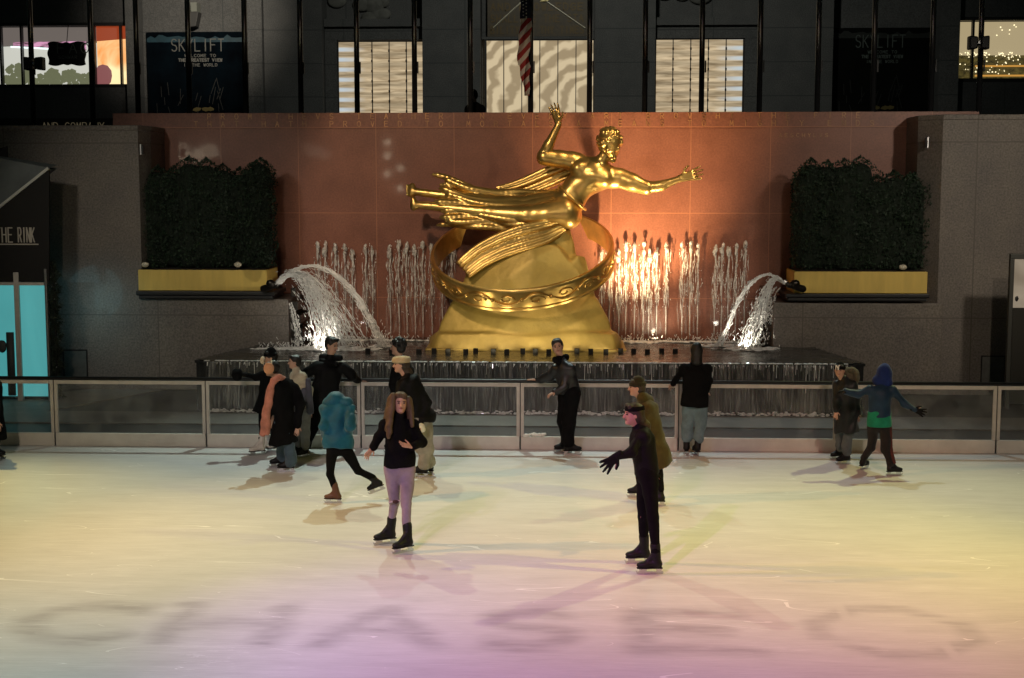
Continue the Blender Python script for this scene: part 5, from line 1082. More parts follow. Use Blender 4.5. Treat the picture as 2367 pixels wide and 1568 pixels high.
# ---------------------------------------------------------------- wall jets of the fountain
JL = [736, 752, 776, 798, 815, 846, 861, 902, 922, 940, 959, 977, 998, 1022, 1044]
JR = [1390, 1408, 1430, 1446, 1466, 1486, 1499, 1517, 1539, 1576, 1594, 1612, 1651, 1667, 1682, 1700, 1720]
M_veil = foam_mat('water_veil', (0.85, 0.82, 0.78), 7.0, 0.44, 0.80, (3.5, 1.0, 0.5), 0.55)
rg = np.random.RandomState(21)
def jet(px, lab, grp, bright):
    JY = RY - .16; yt = 566 + rg.uniform(-4, 6) + (14 if rg.rand() < .2 else 0)
    p = W(px, 700, JY); zt_ = W(px, yt, JY).z
    e = empty('fountain_jet', (p.x, JY, BZ), lab, 'water jet', grp)
    g = MB(); n = 14; pts = [(p.x + .010 * math.sin(i * 1.3 + px) * i / n, JY + .01 * math.sin(i), BZ - .02 + (zt_ - BZ) * i / n) for i in range(n + 1)]
    g.tube(pts, [.010 + .011 * (i / n) * (1 + .3 * math.sin(i * 2.1 + px)) for i in range(n + 1)], 7); g.build('stem', M_thread, e, True)
    g = MB()
    for i in range(5): g.blob((p.x + rg.uniform(-.022, .022), JY + rg.uniform(-.03, .03), zt_ - rg.uniform(-.03, .16)), rg.uniform(.016, .040), 2, .35, (1, 1, 2.0))
    nf = rg.randint(14, 30)
    for i in range(nf):                                  # ragged water falling back round the stem
        u = rg.rand() ** .8; l = rg.uniform(.06, .38); sd_ = rg.choice([-1, 1]); x = p.x + sd_ * rg.uniform(.01, .085) * (1 - .4 * u); z = zt_ - u * 1.0 - .02
        g.tube([(x, JY - .03 + rg.uniform(-.03, .03), z), (x + sd_ * rg.uniform(-.01, .025), JY - .04, z - l * .5), (x + rg.uniform(-.03, .03), JY - .04, z - l)], [.003, rg.uniform(.006, .015) * (1 - u * .4), .002], 5)
    g.build('foam_head', M_foam, e, True)
    g = MB()
    for i in range(16): g.blob((p.x + rg.uniform(-.09, .09), JY + rg.uniform(-.1, .08), zt_ - rg.rand() * 1.5 + .05), rg.uniform(.003, .008), 1, .2, (1, 1, 2.2))
    g.build('spray', M_drop, e)['kind'] = 'stuff'
    g = MB(); n = 10; w_ = rg.uniform(.05, .085); vs = []; fs = []
    for i in range(n + 1):
        v = i / n; z = zt_ - .05 - v * rg.uniform(.93, .97) * (zt_ - BZ - .08)
        for q in (-1, -.4, .4, 1): vs.append((p.x + q * w_ * (1 + .5 * math.sin(v * 5 + px)) * (.6 + .5 * v), RY - .05 - .05 * (1 - q * q), z))
    for i in range(n):
        for q in range(3): fs.append((i * 4 + q, i * 4 + q + 1, (i + 1) * 4 + q + 1, (i + 1) * 4 + q))
    g.add(vs, fs); g.build('veil', M_veil, e, True)
for px in JL: jet(px, 'thin white water jet in the row on the red wall left of the statue', 'water jets left of the statue', 0)
for px in JR: jet(px, 'thin white water jet in the row on the red wall right of the statue', 'water jets right of the statue', 1)
# arching side jets -----------------------------------------------------------
def arch(path, Y0, Y1, nst, spread0, spread1, lab, rad=.008, ragged=.5, n_drop=60, seed=1, loc=None):
    rg = np.random.RandomState(seed); P = np.array([np.array(W(px, py, Y0 + (Y1 - Y0) * i / (len(path) - 1))) for i, (px, py) in enumerate(path)])
    n = len(P); tt = np.linspace(0, n - 1, 40); PP = np.stack([np.interp(tt, range(n), P[:, i]) for i in range(3)], 1)
    for _ in range(6): PP[1:-1] = (PP[:-2] + 2 * PP[1:-1] + PP[2:]) / 4
    e = empty('water_arc', P[0], lab, 'water jet')
    g = MB(); gd = MB()
    for s_ in range(nst):
        o = rg.randn(3) * np.array([1, .6, .35]); a = 0 if rg.rand() < .55 else rg.randint(0, 26); b_ = 40 if rg.rand() < .5 else rg.randint(max(a + 5, 16), 40)
        pts = []
        for i in range(a, b_):
            u = i / 39.0; sp_ = spread0 + (spread1 - spread0) * u ** 1.3
            pts.append(PP[i] + o * sp_ + rg.randn(3) * .006 * (1 + 2 * u))
        if len(pts) > 3: g.tube(pts, [rad * rg.uniform(.35, 1.5) * (1 if 0 < k < len(pts) - 1 else .2) for k in range(len(pts))], 5)
    for s_ in range(n_drop):
        i = rg.randint(8, 39); u = i / 39.; o = rg.randn(3) * np.array([1, .6, .5]) * (spread0 + (spread1 - spread0) * u ** 1.3) * 1.5
        d = (PP[i] - PP[i - 1]); d /= np.linalg.norm(d); l = rg.uniform(.015, .09) * (.4 + u)
        gd.tube([PP[i] + o, PP[i] + o + d * l], [.0035, .0065], 4)
    g.build('strands', M_drop if ragged < .6 else M_thread, e, True); gd.build('droplets', M_drop, e, True)['kind'] = 'stuff'
    return e
arch([(640, 657), (662, 636), (688, 630), (712, 645), (735, 680), (755, 720), (775, 765), (790, 803)], 26.7, 26.2, 95, .025, .26, 'broad white cascade arching from the left spout into the basin', .0072, .5, 800, 1)
arch([(640, 650), (680, 622), (722, 612), (765, 625), (805, 660), (840, 710), (868, 765), (884, 797)], 26.9, 26.6, 26, .022, .05, 'thin high water arc from the left spout landing farther right', .0095, .5, 220, 2)
arch([(1822, 662), (1795, 640), (1768, 632), (1735, 650), (1705, 690), (1685, 740), (1668, 780), (1660, 799)], 26.8, 26.4, 16, .018, .030, 'thin high water arc from the right spout landing farther left', .011, .5, 120, 3)
arch([(1812, 655), (1795, 643), (1782, 648), (1765, 680), (1752, 720), (1740, 760), (1730, 803)], 26.8, 26.3, 46, .02, .10, 'short water cascade falling from the right spout beside the low wall', .0085, .5, 150, 4)
arch([(1795, 665), (1782, 678), (1772, 710), (1768, 750)], 27.2, 27.1, 14, .03, .06, 'small spill of water down the stepped end of the right low wall', .009, .5, 30, 5)
arch([(668, 700), (676, 720), (684, 760), (690, 800)], 27.2, 27.1, 14, .03, .06, 'small spill of water down the stepped end of the left low wall', .008, .5, 30, 6)
for (px, lab, sg) in ((640, 'dark bronze spout at the right end of the left planter ledge', 1), (1822, 'dark bronze spout at the left end of the right planter ledge', -1)):
    p = np.array(W(px, 659, 26.75)); s_ = SDF(.02); s_.cap(p - (sg * .28, -.1, .08), p, .07, .05).cap(p, p + (sg * .06, 0, .05), .045, .035).ell(p - (sg * .12, 0, -.03), (.09, .07, .07)); e = empty('spout', p, lab, 'spout'); smesh('spout_body', s_, .014, mat('dark_bronze', (.04, .035, .03), .3, metal=.8), e)
    g = MB(); g.tube([p + (sg * .05, 0, .045), p + (sg * .09, 0, .07)], [.05, .045], 12); g.build('nozzle', M_steel, e)
# foam where they land
rg = np.random.RandomState(31)
def splash(cpx, cpy, wpx, dpt, n, lab, hgt=.12):
    c = G(cpx, cpy, BZ); g = MB(); w = wpx / 125.0
    for i in range(n):
        u, v = rg.randn() * .42, rg.randn() * .42; g.blob((c.x + u * w, c.y + v * dpt, BZ - .005 + abs(rg.randn()) * hgt * .14 * max(.1, 1 - abs(u))), rg.uniform(.012, .045), 1, .35, (2.2, 1.4, .45))
    for i in range(n // 3):
        u, v = rg.randn() * .45, rg.randn() * .4; z = abs(rg.randn()) * hgt * 1.4; a = rg.uniform(-1, 1)
        g.tube([(c.x + u * w, c.y + v * dpt, BZ + z), (c.x + u * w + a * .05, c.y + v * dpt, BZ + z + .05)], [.004, .0075], 4)
    tag(g.build('splash', M_drop, None, True), lab, 'splash', kind='stuff')
splash(755, 806, 95, .32, 520, 'white foam where the left cascade lands'); splash(660, 806, 70, .16, 130, 'thin foam line under the left spout', .03); splash(886, 800, 26, .2, 90, 'foam where the thin left arc lands')
splash(1730, 806, 60, .28, 330, 'white foam where the right cascade lands'); splash(1664, 800, 40, .22, 130, 'foam where the thin right arc lands'); splash(1470, 790, 60, .2, 120, 'foam at the foot of the bright jets right of the statue', .03); splash(1600, 790, 160, .12, 160, 'foam line under the right row of jets', .03); splash(860, 786, 180, .10, 160, 'foam line under the left row of jets', .03)
# ---------------------------------------------------------------- people
SKIN = mat('skin', (0.46, 0.27, 0.19), .55, noise=.1, nscale=12)
SKB = mat('skate_leather', (.007, .007, .008), .5, spec=.25, noise=.3)
EYE = mat('eye_dark', (.02, .015, .012), .3); LIP = mat('lip', (.32, .10, .09), .5)
BLADE = mat('skate_blade', (.6, .62, .64), .25, metal=1.0)
def unit(v): v = np.array(v, float); return v / (np.linalg.norm(v) + 1e-9)
class Fig:
    """joints are measured in the photograph and set at real distances: feet on the ice fix how far away the person stands"""
    def __init__(s, label, hgt, foot, face, group=None):
        s.h = hgt / 1.75; s.Y = G(*foot).y; s.yaw = R(face)          # face: 0 = toward the camera, 90 = to the right of the picture
        s.f = np.array([math.sin(s.yaw), -math.cos(s.yaw), 0.0]); s.side = np.array([math.cos(s.yaw), math.sin(s.yaw), 0.0])
        b = G(*foot); s.e = empty('person', b, label, 'person', group)
        s.pp = (CAMZ / b.y) and F / (b.y * 1.0)                         # pixels per metre there
        s.body = SDF(.03)
    def P(s, x, y, dy=0.0): return np.array(W(x, y, s.Y + dy))
    def head(s, x, y, dy=0, tilt=0, face=None, look=0.0, eyes=True):
        yaw = s.yaw if face is None else R(face); h = s.h; c = s.P(x, y, dy)
        f = unit((math.sin(yaw), -math.cos(yaw), look)); up = unit(np.array((0, 0, 1.0)) - f * f[2]); sd = np.cross(f, up)
        up = unit(up + sd * tilt); sd = unit(np.cross(f, up)); M = np.array([sd, f, up]); s.hc, s.M = c, M; B = s.body; r_ = .1 * h
        q = lambda a, b, z: c + sd * a * r_ + f * b * r_ + up * z * r_; s.q = q; s.r_ = r_
        B.ell(q(0, -.1, .15), (r_ * .76, r_ * .96, r_ * .95), M, .02).ell(q(0, .15, -.4), (r_ * .60, r_ * .68, r_ * .75), M, .03)
        B.cap(q(0, .88, .0), q(0, 1.05, -.32), r_ * .10, r_ * .15, .012).ell(q(0, .62, -.95), (r_ * .28, r_ * .25, r_ * .2), M, .03)
        for k in (-1, 1): B.ell(q(.77 * k, -.05, -.1), (r_ * .1, r_ * .2, r_ * .28), M, .01)
        if eyes:
            for k in (-1, 1):
                g = MB(); g.blob(q(.32 * k, .80, .02), r_ * .125, 2, 0, (1.2, .8, .6)); g.build('eye', EYE, s.e, True)
                g = MB(); g.bar(q(.16 * k, .87, .22), q(.50 * k, .76, .22), r_ * .08, r_ * .07); g.build('eyebrow', EYE, s.e)
            g = MB(); g.tube([q(-.26, .78, -.60), q(0, .86, -.58), q(.26, .78, -.60)], [r_ * .03, r_ * .085, r_ * .03], 6); g.build('mouth', LIP, s.e, True)
        return s
    def torso(s, sh, pel, dys=0, dyp=0, w=.19, face=None):
        """sh, pel: pixel positions of the chest top and the pelvis"""
        h = s.h; a = s.P(*sh, dys); p = s.P(*pel, dyp); s.ch, s.pel = a, p
        yaw = s.yaw if face is None else R(face); sd = np.array([math.cos(yaw), math.sin(yaw), 0]); f = np.array([math.sin(yaw), -math.cos(yaw), 0]); s.tf, s.ts = f, sd
        ax = unit(a - p); s.tM = np.array([sd, np.cross(ax, sd), ax]); s.w = w * h
        s.shR, s.shL = a - sd * w * h, a + sd * w * h; s.hpR, s.hpL = p - sd * .09 * h, p + sd * .09 * h
        B = s.body; B.sec(p, a - ax * .05 * h, (.122 * h, .085 * h), (.128 * h, .085 * h), s.tM, .04).cap(s.shR, s.shL, .048 * h, .048 * h, .04)
        B.cap(a, s.hc - s.M[2] * .05 * h, .055 * h, .05 * h, .03)
        return s
    def arm(s, side, el, wr, de=0, dw=0, sh=None, ds=0, glove=None, hd=None, palm=None, fl=.18, curl=.5, spread=.15, name=None, hs=1.0):
        h = s.h
        if sh is None and abs(s.ts[1]) > .5 and abs(de) > .02: S0 = s.shR if (s.shR[1] > s.shL[1]) == (de > 0) else s.shL     # profile views: the far arm hangs from the far shoulder
        else: S0 = (s.shR if side < 0 else s.shL) if sh is None else s.P(*sh, ds)
        E_ = s.P(*el, de); W_ = s.P(*wr, dw)
        B = s.body; B.cap(S0, E_, .045 * h, .036 * h, .03).cap(E_, W_, .035 * h, .024 * h, .02)
        d = unit(W_ - E_) if hd is None else unit(hd); pn = unit((0, 0, -1)) if palm is None else unit(palm)
        up = np.cross(pn, d) * (1 if side < 0 else -1)
        if abs((pn @ d)) > .95: pn = unit((0, -1, 0.2)); up = np.cross(pn, d)
        sthand(B, W_, d, up, pn, .175 * h * hs * (.9 if glove else 1), curl, spread, .006, .85 if glove else 1.0)
        if glove: gs = SDF(.006); sthand(gs, W_ - d * .02, d, up, pn, .185 * h * hs, curl, spread, .006, 1.4); gs.cap(W_ - d * .05, W_, .036 * h, .03 * h, .01); smesh('glove', gs, .007, glove, s.e)
        setattr(s, 'aR' if side < 0 else 'aL', (S0, E_, W_)); return s
    def leg(s, side, kn, ft, dk=0, toe=None, lift=0.0, df=0.0, boot=None, dyf=None, pitch=0.0, hipo=None):
        h = s.h; Hp = s.hpR if side < 0 else s.hpL
        if dyf is not None: c = s.P(*ft, dyf)
        else: c = np.array(G(*ft))
        t = R(toe) if toe is not None else s.yaw; td = np.array([math.sin(t), -math.cos(t), 0.0]); 
        if pitch: td = unit(td * math.cos(R(pitch)) + np.array([0, 0, math.sin(R(pitch))]))
        upv = unit(np.array([0, 0, 1.0]) - td * td[2]); sdv = np.cross(td, upv)
        A = c + upv * .175 * h - td * .05 * h; K_ = s.P(*kn, (c[1] - s.Y) * .5 + (Hp[1] - s.Y) * .5 + dk)
        B = s.body; B.cap(Hp, K_, .082 * h, .050 * h, .04).cap(K_, A, .046 * h, .028 * h, .03).cap(A, c + upv * .105 * h + td * .06 * h, .028 * h, .020 * h, .01)
        setattr(s, 'lR' if side < 0 else 'lL', (Hp, K_, A))
        # skate: boot, sole, blade with two stanchions
        m = boot or SKB; k = SDF(.02); Mx = np.array([sdv, td, upv]); q = lambda a, b, z: c + sdv * a * h + td * b * h + upv * z * h
        k.ell(q(0, .085, .100), (.044 * h, .075 * h, .036 * h), Mx).ell(q(0, -.06, .105), (.040 * h, .055 * h, .042 * h), Mx).cap(q(0, -.055, .12), A + unit(K_ - A) * .13 * h, .048 * h, .056 * h, .03).cap(q(0, .0, .115), q(0, .07, .100), .040 * h, .036 * h)
        k.cap(q(0, .06, .125), q(0, -.02, .20), .022 * h, .030 * h, .02).cut(q(0, 0, .066), -upv)
        bo_ = smesh('skate', k, .009, m, s.e)
        g = MB()
        def quad(pts, wd):
            vs = [q(-wd, b, z) for b, z in pts] + [q(wd, b, z) for b, z in pts]; n = len(pts)
            g.add(vs, [tuple(range(n)), tuple(range(2 * n - 1, n - 1, -1))] + [(i, (i + 1) % n, (i + 1) % n + n, i + n) for i in range(n)])
        quad([(-.125, .028), (.15, .028), (.168, .045), (.165, .030), (.155, .006), (.13, 0), (-.115, 0), (-.13, .008)], .003)
        for b0, b1 in ((-.105, -.055), (.055, .125)): quad([(b0, .0285), (b1, .0285), (b1 + .012, .066), (b0 - .008, .066)], .008)
        g.build('blade', BLADE, bo_)
        g = MB(); vs = [(b, a) for b, a in ((-.115, .034), (-.03, .028), (.04, .038), (.11, .040), (.155, .02), (.155, -.02), (.11, -.040), (.04, -.038), (-.03, -.028), (-.115, -.034))]
        n = len(vs); g.add([q(a, b, .063) for b, a in vs] + [q(a, b, .0745) for b, a in vs], [tuple(range(n - 1, -1, -1)), tuple(range(n, 2 * n))] + [(i, (i + 1) % n, (i + 1) % n + n, i + n) for i in range(n)]); g.build('sole', M_black, bo_)
        return s
    def finish(s, res=.0088): smesh('body', s.body, res, SKIN, s.e); return s
    # clothes ------------------------------------------------------
    def jacket(s, m, arms='RL', hem=.06, w0=.175, d0=.125, w1=.185, d1=.125, sl=.052, cuff=.038, coll=True, wr=.004, name='jacket', sleeve_end=1.0, res=.012, hemcut=None, flare=None, k=.045):
        h = s.h; J = SDF(k); ax = s.tM[2]; bot = s.pel - ax * hem * h
        J.sec(bot, s.ch - ax * .06 * h, (w1 * h, d1 * h), (w0 * h, d0 * h), s.tM).cap(s.shR + ax * -.01, s.shL - ax * .01, .068 * h, .068 * h)
        if flare: J.sec(s.pel - ax * flare[0] * h, s.pel + ax * .1 * h, (flare[1] * h, flare[2] * h), (w0 * h, d0 * h), s.tM)
        if coll: J.cap(s.ch + ax * .02, s.ch + (s.hc - s.ch) * .45, .07 * h, .062 * h)
        cz = (s.pel - ax * (flare[0] if flare else hem) * h); J.trim(cz, -ax if hemcut is None else unit(hemcut))
        for c in arms:
            a = getattr(s, 'aR' if c == 'R' else 'aL', None)
            if a: J.cap(a[0], a[1], (sl + .006) * h, sl * h, .04).cap(a[1], a[1] + (a[2] - a[1]) * sleeve_end, sl * h, cuff * h, .03)
        J.wrinkle(wr * 1.7, 27)
        s.jo = smesh(name, J, res, m, s.e); return s
    def trousers(s, m, th=.095, kn=.066, an=.052, wr=.004, flare=None, name='trousers', res=.011, short=.05):
        h = s.h; T = SDF(.035); ax = s.tM[2]
        T.sec(s.pel - ax * .02 * h, s.pel + ax * .10 * h, (.165 * h, .115 * h), (.155 * h, .11 * h), s.tM)
        for L_ in ('lR', 'lL'):
            l = getattr(s, L_, None)
            if l:
                end = l[2] + unit(l[1] - l[2]) * short * h; T.cap(l[0], l[1], th * h, kn * h, .03).cap(l[1], end, kn * h, (flare or an) * h, .02)
        T.wrinkle(wr * 1.6, 26); s.tr = smesh(name, T, res, m, s.e); return s
    def hair(s, m, kind='short', fall=None, name='hair', amp=.0035):
        q, r_, M = s.q, s.r_, s.M; Hh = SDF(.02)
        Hh.ell(q(0, -.24, .34), (r_ * .90, r_ * 1.02, r_ * .88), M)
        Hh.ell(q(0, -.45, -.15), (r_ * .86, r_ * .75, r_ * .85), M)
        if kind == 'curly':
            rg = np.random.RandomState(3)
            for i in range(60):
                v = unit(rg.randn(3));
                if v[2] < -.2 or (v[1] > .5 and v[2] < .45): continue
                Hh.ell(q(v[0] * .95, -.22 + v[1] * .98, .35 + v[2] * .95), (r_ * .26,) * 3, M, .006)
        else: Hh.cap(q(-.45, .52, .82), q(.45, .52, .86), r_ * .26, r_ * .26)
        if kind == 'long':
            Hh.cap(q(-.70, -.1, .3), q(-.86, -.1, -.9), r_ * .30, r_ * .30).cap(q(.70, -.1, .3), q(.86, -.1, -.9), r_ * .30, r_ * .30)
        Hh.sub(q(0, .95, -.30), (r_ * .62, r_ * .62, r_ * .95), M)
        if fall:
            pts = [q(0, -.5, -.3)] + [s.P(*p) for p in fall]
            for i, (a, b) in enumerate(zip(pts, pts[1:])): Hh.cap(a, b, (.075 - .012 * i) * s.h, (.063 - .012 * i) * s.h, .04)
        Hh.wrinkle(amp, 55); smesh(name, Hh, .0085, m, s.e); return s
    def strand(s, m, paths, rad=.03, name='hair_lock'):
        Hh = SDF(.02)
        for pa in paths:
            pts = [s.P(*p) for p in pa]; n = len(pts) - 1
            for i in range(n): Hh.cap(pts[i], pts[i + 1], rad * (1 - .5 * i / n) * s.h, rad * (1 - .5 * (i + 1) / n) * s.h)
        Hh.wrinkle(.004, 50); smesh(name, Hh, .009, m, s.e); return s
    def beanie(s, m, tall=.35, name='beanie', low=.15):
        q, r_, M = s.q, s.r_, s.M; B = SDF(.02); B.ell(q(0, -.14, .30), (r_ * .90, r_ * 1.08, r_ * (.98 + tall * .4)), M).ell(q(0, -.2, .55 + tall), (r_ * .62, r_ * .7, r_ * .62), M)
        B.cut(q(0, .2, low), -M[2]); B.cap(q(0, 0, low + .1), q(0, 0, low + .11), .001, .001)
        for i in range(24):
            a = 2 * math.pi * i / 24; B.cap(q(.84 * math.cos(a), -.14 + 1.02 * math.sin(a), low + .05), q(.86 * math.cos(a), -.14 + 1.05 * math.sin(a), low + .42), r_ * .13, r_ * .12, .01)
        smesh(name, B, .0085, m, s.e); return s
BK = mat('black_wool', (.005, .005, .0055), .95, noise=.3, nscale=7, bump=.5, bscale=60, bdist=.004, spec=.1); BK2 = mat('black_nylon', (.006, .006, .0065), .65, noise=.3, nscale=7, bump=.5, bscale=50, bdist=.004, spec=.12); LEA = mat('black_leather', (.016, .016, .018), .38, noise=.3, bump=.4, bscale=35, bdist=.004)
DEN = cloth('blue_denim', (.055, .085, .11)); DENL = cloth('pale_denim', (.13, .19, .21)); LIL = cloth('lilac_denim', (.235, .19, .235), .85, .18); CRM = cloth('cream_wool', (.50, .43, .31)); GRY = cloth('grey_fleece', (.20, .20, .19))
HB = mat('black_hair', (.010, .008, .007), .45, noise=.4, bump=.5, bscale=90); HBR = mat('brown_hair', (.085, .052, .027), .5, noise=.35, nscale=30, bump=.6, bscale=80, stretch=(3, 3, .4)); HDB = mat('dark_brown_hair', (.030, .019, .012), .5, noise=.4, bump=.6, bscale=80)
# 1 --- person with arms spread, white skates, behind the scarf wearer
p = Fig('person in black coat with one arm stretched left over the fence and white skates', 1.60, (600, 1050), -60)
p.head(624, 826, .15, face=-70).torso((622, 866), (612, 940), .15, .1, w=.16)
p.arm(-1, (590, 872), (560, 866), .1, .05, glove=BK2, hd=(-1, 0, 0), sh=(606, 866), ds=.12).arm(1, (650, 890), (655, 920), .2, .2)
p.leg(-1, (607, 985), (597, 1052), toe=-60, boot=mat('white_leather', (.55, .50, .44), .45, noise=.12)).leg(1, (630, 985), (634, 1044), toe=-50, boot=MATS['white_leather']).finish()
p.jacket(BK, flare=(.10, .24, .19), w0=.17).trousers(BK, .08, .05, .045, short=.10).beanie(BK, .5).hair(HB)
g = SDF(.02); c = p.P(549, 866, .03)
rg = np.random.RandomState(2)
for i in range(26): v = unit(rg.randn(3)); g.ell(c + v * .05, (.045, .045, .045), None, .01)
smesh('mitten', g, .011, BK, p.e)
# 2 --- scarf wearer, long black coat, earmuffs, flared jeans
p = Fig('person in long black coat with pink scarf and tan earmuffs wearing wide blue jeans', 1.58, (656, 1088), -115)
p.head(628, 852, .0, face=-80, eyes=False).torso((655, 888), (655, 975), 0, 0, w=.15)
p.arm(-1, (632, 935), (618, 975), -.12, -.1, sh=(640, 896), ds=-.10, curl=.6).arm(1, (695, 935), (688, 985), .05, .0, sh=(682, 895), ds=.1)
p.leg(-1, (655, 1030), (646, 1080), toe=-75).leg(1, (668, 1030), (664, 1091), toe=-90).finish()
p.trousers(DEN, .10, .085, .10, flare=.105, short=.0, wr=.006).hair(HB)
p.jacket(BK, flare=(.33, .27, .20), w0=.18, sl=.065, cuff=.055, hemcut=(.12, 0, -1), wr=.006)
s_ = SDF(.02)
for (a, b_) in (((646, 872, -.10), (632, 880, -.16)), ((632, 880, -.16), (622, 905, -.17)), ((622, 905, -.17), (612, 960, -.17)), ((612, 960, -.17), (607, 1003, -.15)), ((646, 872, -.10), (655, 876, 0.02)), ((628, 895, -.14), (618, 950, -.20)), ((618, 950, -.20), (618, 1000, -.16))): s_.cap(p.P(*a), p.P(*b_), .042, .046)
s_.wrinkle(.006, 40); smesh('scarf', s_, .010, cloth('pink_scarf', (.42, .17, .12)), p.e)
c = p.P(621, 852, -.115); g = SDF(.02); g.ell(c, (.075, .04, .082)); smesh('earmuff', g, .009, cloth('tan_fur', (.50, .26, .14)), p.e)
g = SDF(.02); g.ell(p.P(607, 833, -.02), (.035, .05, .055)); smesh('earmuff', g, .009, CRM, p.e)
g = MB(); q = p.q; g.tube([q(-1.0 * math.cos(R(a)), 0, .1 + 1.08 * math.sin(R(a))) for a in range(0, 181, 15)], .012, 6); g.build('headband', CRM, p.e, True)
# 3 --- child between them in a cream and grey jacket
p = Fig('small person in cream and grey jacket half hidden behind the long black coat', 1.48, (692, 1056), -50)
p.head(680, 836, .0, face=-70).torso((688, 868), (700, 950), 0, 0, w=.15).arm(-1, (668, 890), (664, 925), -.05, -.1).arm(1, (716, 900), (716, 945))
p.leg(-1, (692, 1000), (684, 1052), toe=-40).leg(1, (706, 1000), (700, 1058), toe=-40).finish().trousers(GRY, .10, .08, .075, short=.03).hair(HB)
p.jacket(CRM, hem=.05, w0=.17, sl=.055)
s_ = SDF(.02); s_.cap(p.P(702, 905, -.15), p.P(688, 952, -.17), .05, .08); s_.cap(p.P(712, 880, -.1), p.P(716, 950, -.1), .04, .06); smesh('jacket_panel', s_, .012, cloth('slate_cloth', (.07, .07, .09)), p.e)
# 4 --- tall man in black parka holding the rail
p = Fig('tall person in black hooded parka with one hand on the fence rail', 1.78, (722, 1043), 20)
p.head(767, 797, .0, face=60, look=-.25).torso((760, 848), (748, 930), 0, 0, w=.185)
p.arm(1, (812, 868), (826, 879), .05, .28, hd=(1, .1, -.1), curl=.25, sh=(788, 848)).arm(-1, (712, 862), (690, 868), -.02, .0, sh=(730, 846), glove=BK2)
p.leg(-1, (724, 985), (713, 1040), toe=20, glove=None) if False else p.leg(-1, (726, 985), (713, 1044), toe=10)
p.leg(1, (762, 985), (768, 1050), toe=30).finish()
p.trousers(BK, .105, .08, .075, short=.02).jacket(BK2, hem=.07, w0=.20, d0=.14, sl=.068, cuff=.05, wr=.006).hair(HB)
s_ = SDF(.03); s_.cap(p.P(745, 826, .06), p.P(785, 828, .02), .055, .05).cap(p.P(742, 835, .0), p.P(775, 842, -.13), .04, .04); smesh('hood', s_, .012, BK2, p.e)
# 5 --- low bent skater in a teal jacket, hood up, mid stride
p = Fig('bent over skater in teal hooded jacket striding with black trousers', 1.42, (772, 1162), 195)
p.head(776, 924, .14, face=190, look=-.7, eyes=False).torso((780, 945), (782, 1035), .1, 0, w=.19, face=190)
p.arm(-1, (808, 985), (806, 1010), -.12, .1, sh=(812, 945), ds=.05).arm(1, (748, 985), (752, 1010), -.05, .15, sh=(752, 945), ds=.05)
p.leg(1, (762, 1095), (772, 1163), toe=-95, boot=mat('brown_leather', (.10, .04, .025), .5)).leg(-1, (828, 1088), (874, 1136), toe=-100, dyf=.05, pitch=-22).finish()
TEAL = cloth('teal_nylon', (.004, .075, .13), .6)
p.trousers(BK, .105, .06, .045, short=.06).jacket(TEAL, w0=.225, d0=.17, w1=.20, d1=.16, sl=.075, cuff=.06, hem=.02, wr=.007, flare=(.02, .205, .16), k=.09)
s_ = SDF(.03); s_.ell(p.hc + np.array((0, 0, .0)), (.12, .13, .105)).cap(p.P(760, 934, .1), p.P(802, 934, .1), .085, .085).wrinkle(.005, 30); smesh('hood', s_, .012, TEAL, p.e)
# 6 --- man with curly hair behind the fur hat
p = Fig('person with curly black hair in dark coat facing left behind the cream fur hat', 1.76, (925, 1048), -100)
p.head(919, 802, .05, face=-100).torso((930, 850), (925, 935), .05, .05, w=.18).arm(-1, (908, 890), (912, 935), -.1, -.1, sh=(915, 850), ds=-.05).arm(1, (945, 895), (935, 940), .15, .1)
p.leg(-1, (915, 985), (912, 1046), toe=-80).leg(1, (935, 985), (938, 1050), toe=-90).finish().trousers(BK, .1, .08, .07).jacket(BK, hem=.12, w0=.20, d0=.16, sl=.06).hair(HB, 'curly')
g = MB()
for k in (-1, 1): g.tube([p.q(.32 * k + .22 * math.cos(R(a)), .98, .02 + .2 * math.sin(R(a))) for a in range(0, 361, 40)], .003, 5)
g.build('spectacles', M_steel, p.e)
# 7 --- woman with fur hat, long hair, dark jacket, pale trousers
p = Fig('person in cream fur hat with long dark hair, dark jacket and pale wide trousers', 1.66, (975, 1106), -125)
p.head(926, 842, .0, face=-75, eyes=True).torso((945, 880), (974, 965), 0, 0, w=.16, face=-110)
p.arm(-1, (925, 925), (945, 955), -.22, -.2, sh=(928, 888), ds=-.1).arm(1, (985, 930), (972, 975), -.05, -.16, sh=(962, 890), ds=0.0, curl=.7)
p.leg(-1, (985, 1035), (972, 1103), toe=-100).leg(1, (975, 1035), (984, 1098), toe=-95).finish()
p.trousers(cloth('stone_cotton', (.27, .25, .20)), .115, .10, .09, short=.02, wr=.006).hair(HDB, fall=[(945, 868, .02), (958, 900, -.02), (966, 935, -.04)])
p.jacket(BK2, w0=.19, d0=.16, sl=.07, cuff=.05, flare=(.0, .25, .20), hem=.0, hemcut=(-.35, 0, -1), wr=.006)
s_ = SDF(.03); q = p.q
for i in range(30):
    a = 2 * math.pi * i / 30; s_.ell(q(.78 * math.cos(a), -.1 + .95 * math.sin(a), .62), (p.r_ * .36, p.r_ * .36, p.r_ * .40), None, .02)
s_.ell(q(0, -.1, .85), (p.r_ * .8, p.r_ * .8, p.r_ * .35)); s_.wrinkle(.004, 60); smesh('fur_hat', s_, .009, cloth('beige_fur', (.40, .32, .19)), p.e)
s_ = SDF(.01); c = p.P(972, 985, -.2); s_.ell(c, (.05, .02, .04)).ell(c + np.array((.02, 0, -.05)), (.035, .02, .05)).wrinkle(.006, 70); tag(smesh('paper_tissue', s_, .007, cloth('tissue_white', (.62, .60, .45))), 'pale paper tissue held at the pale trousers by the fur hat wearer', 'tissue')
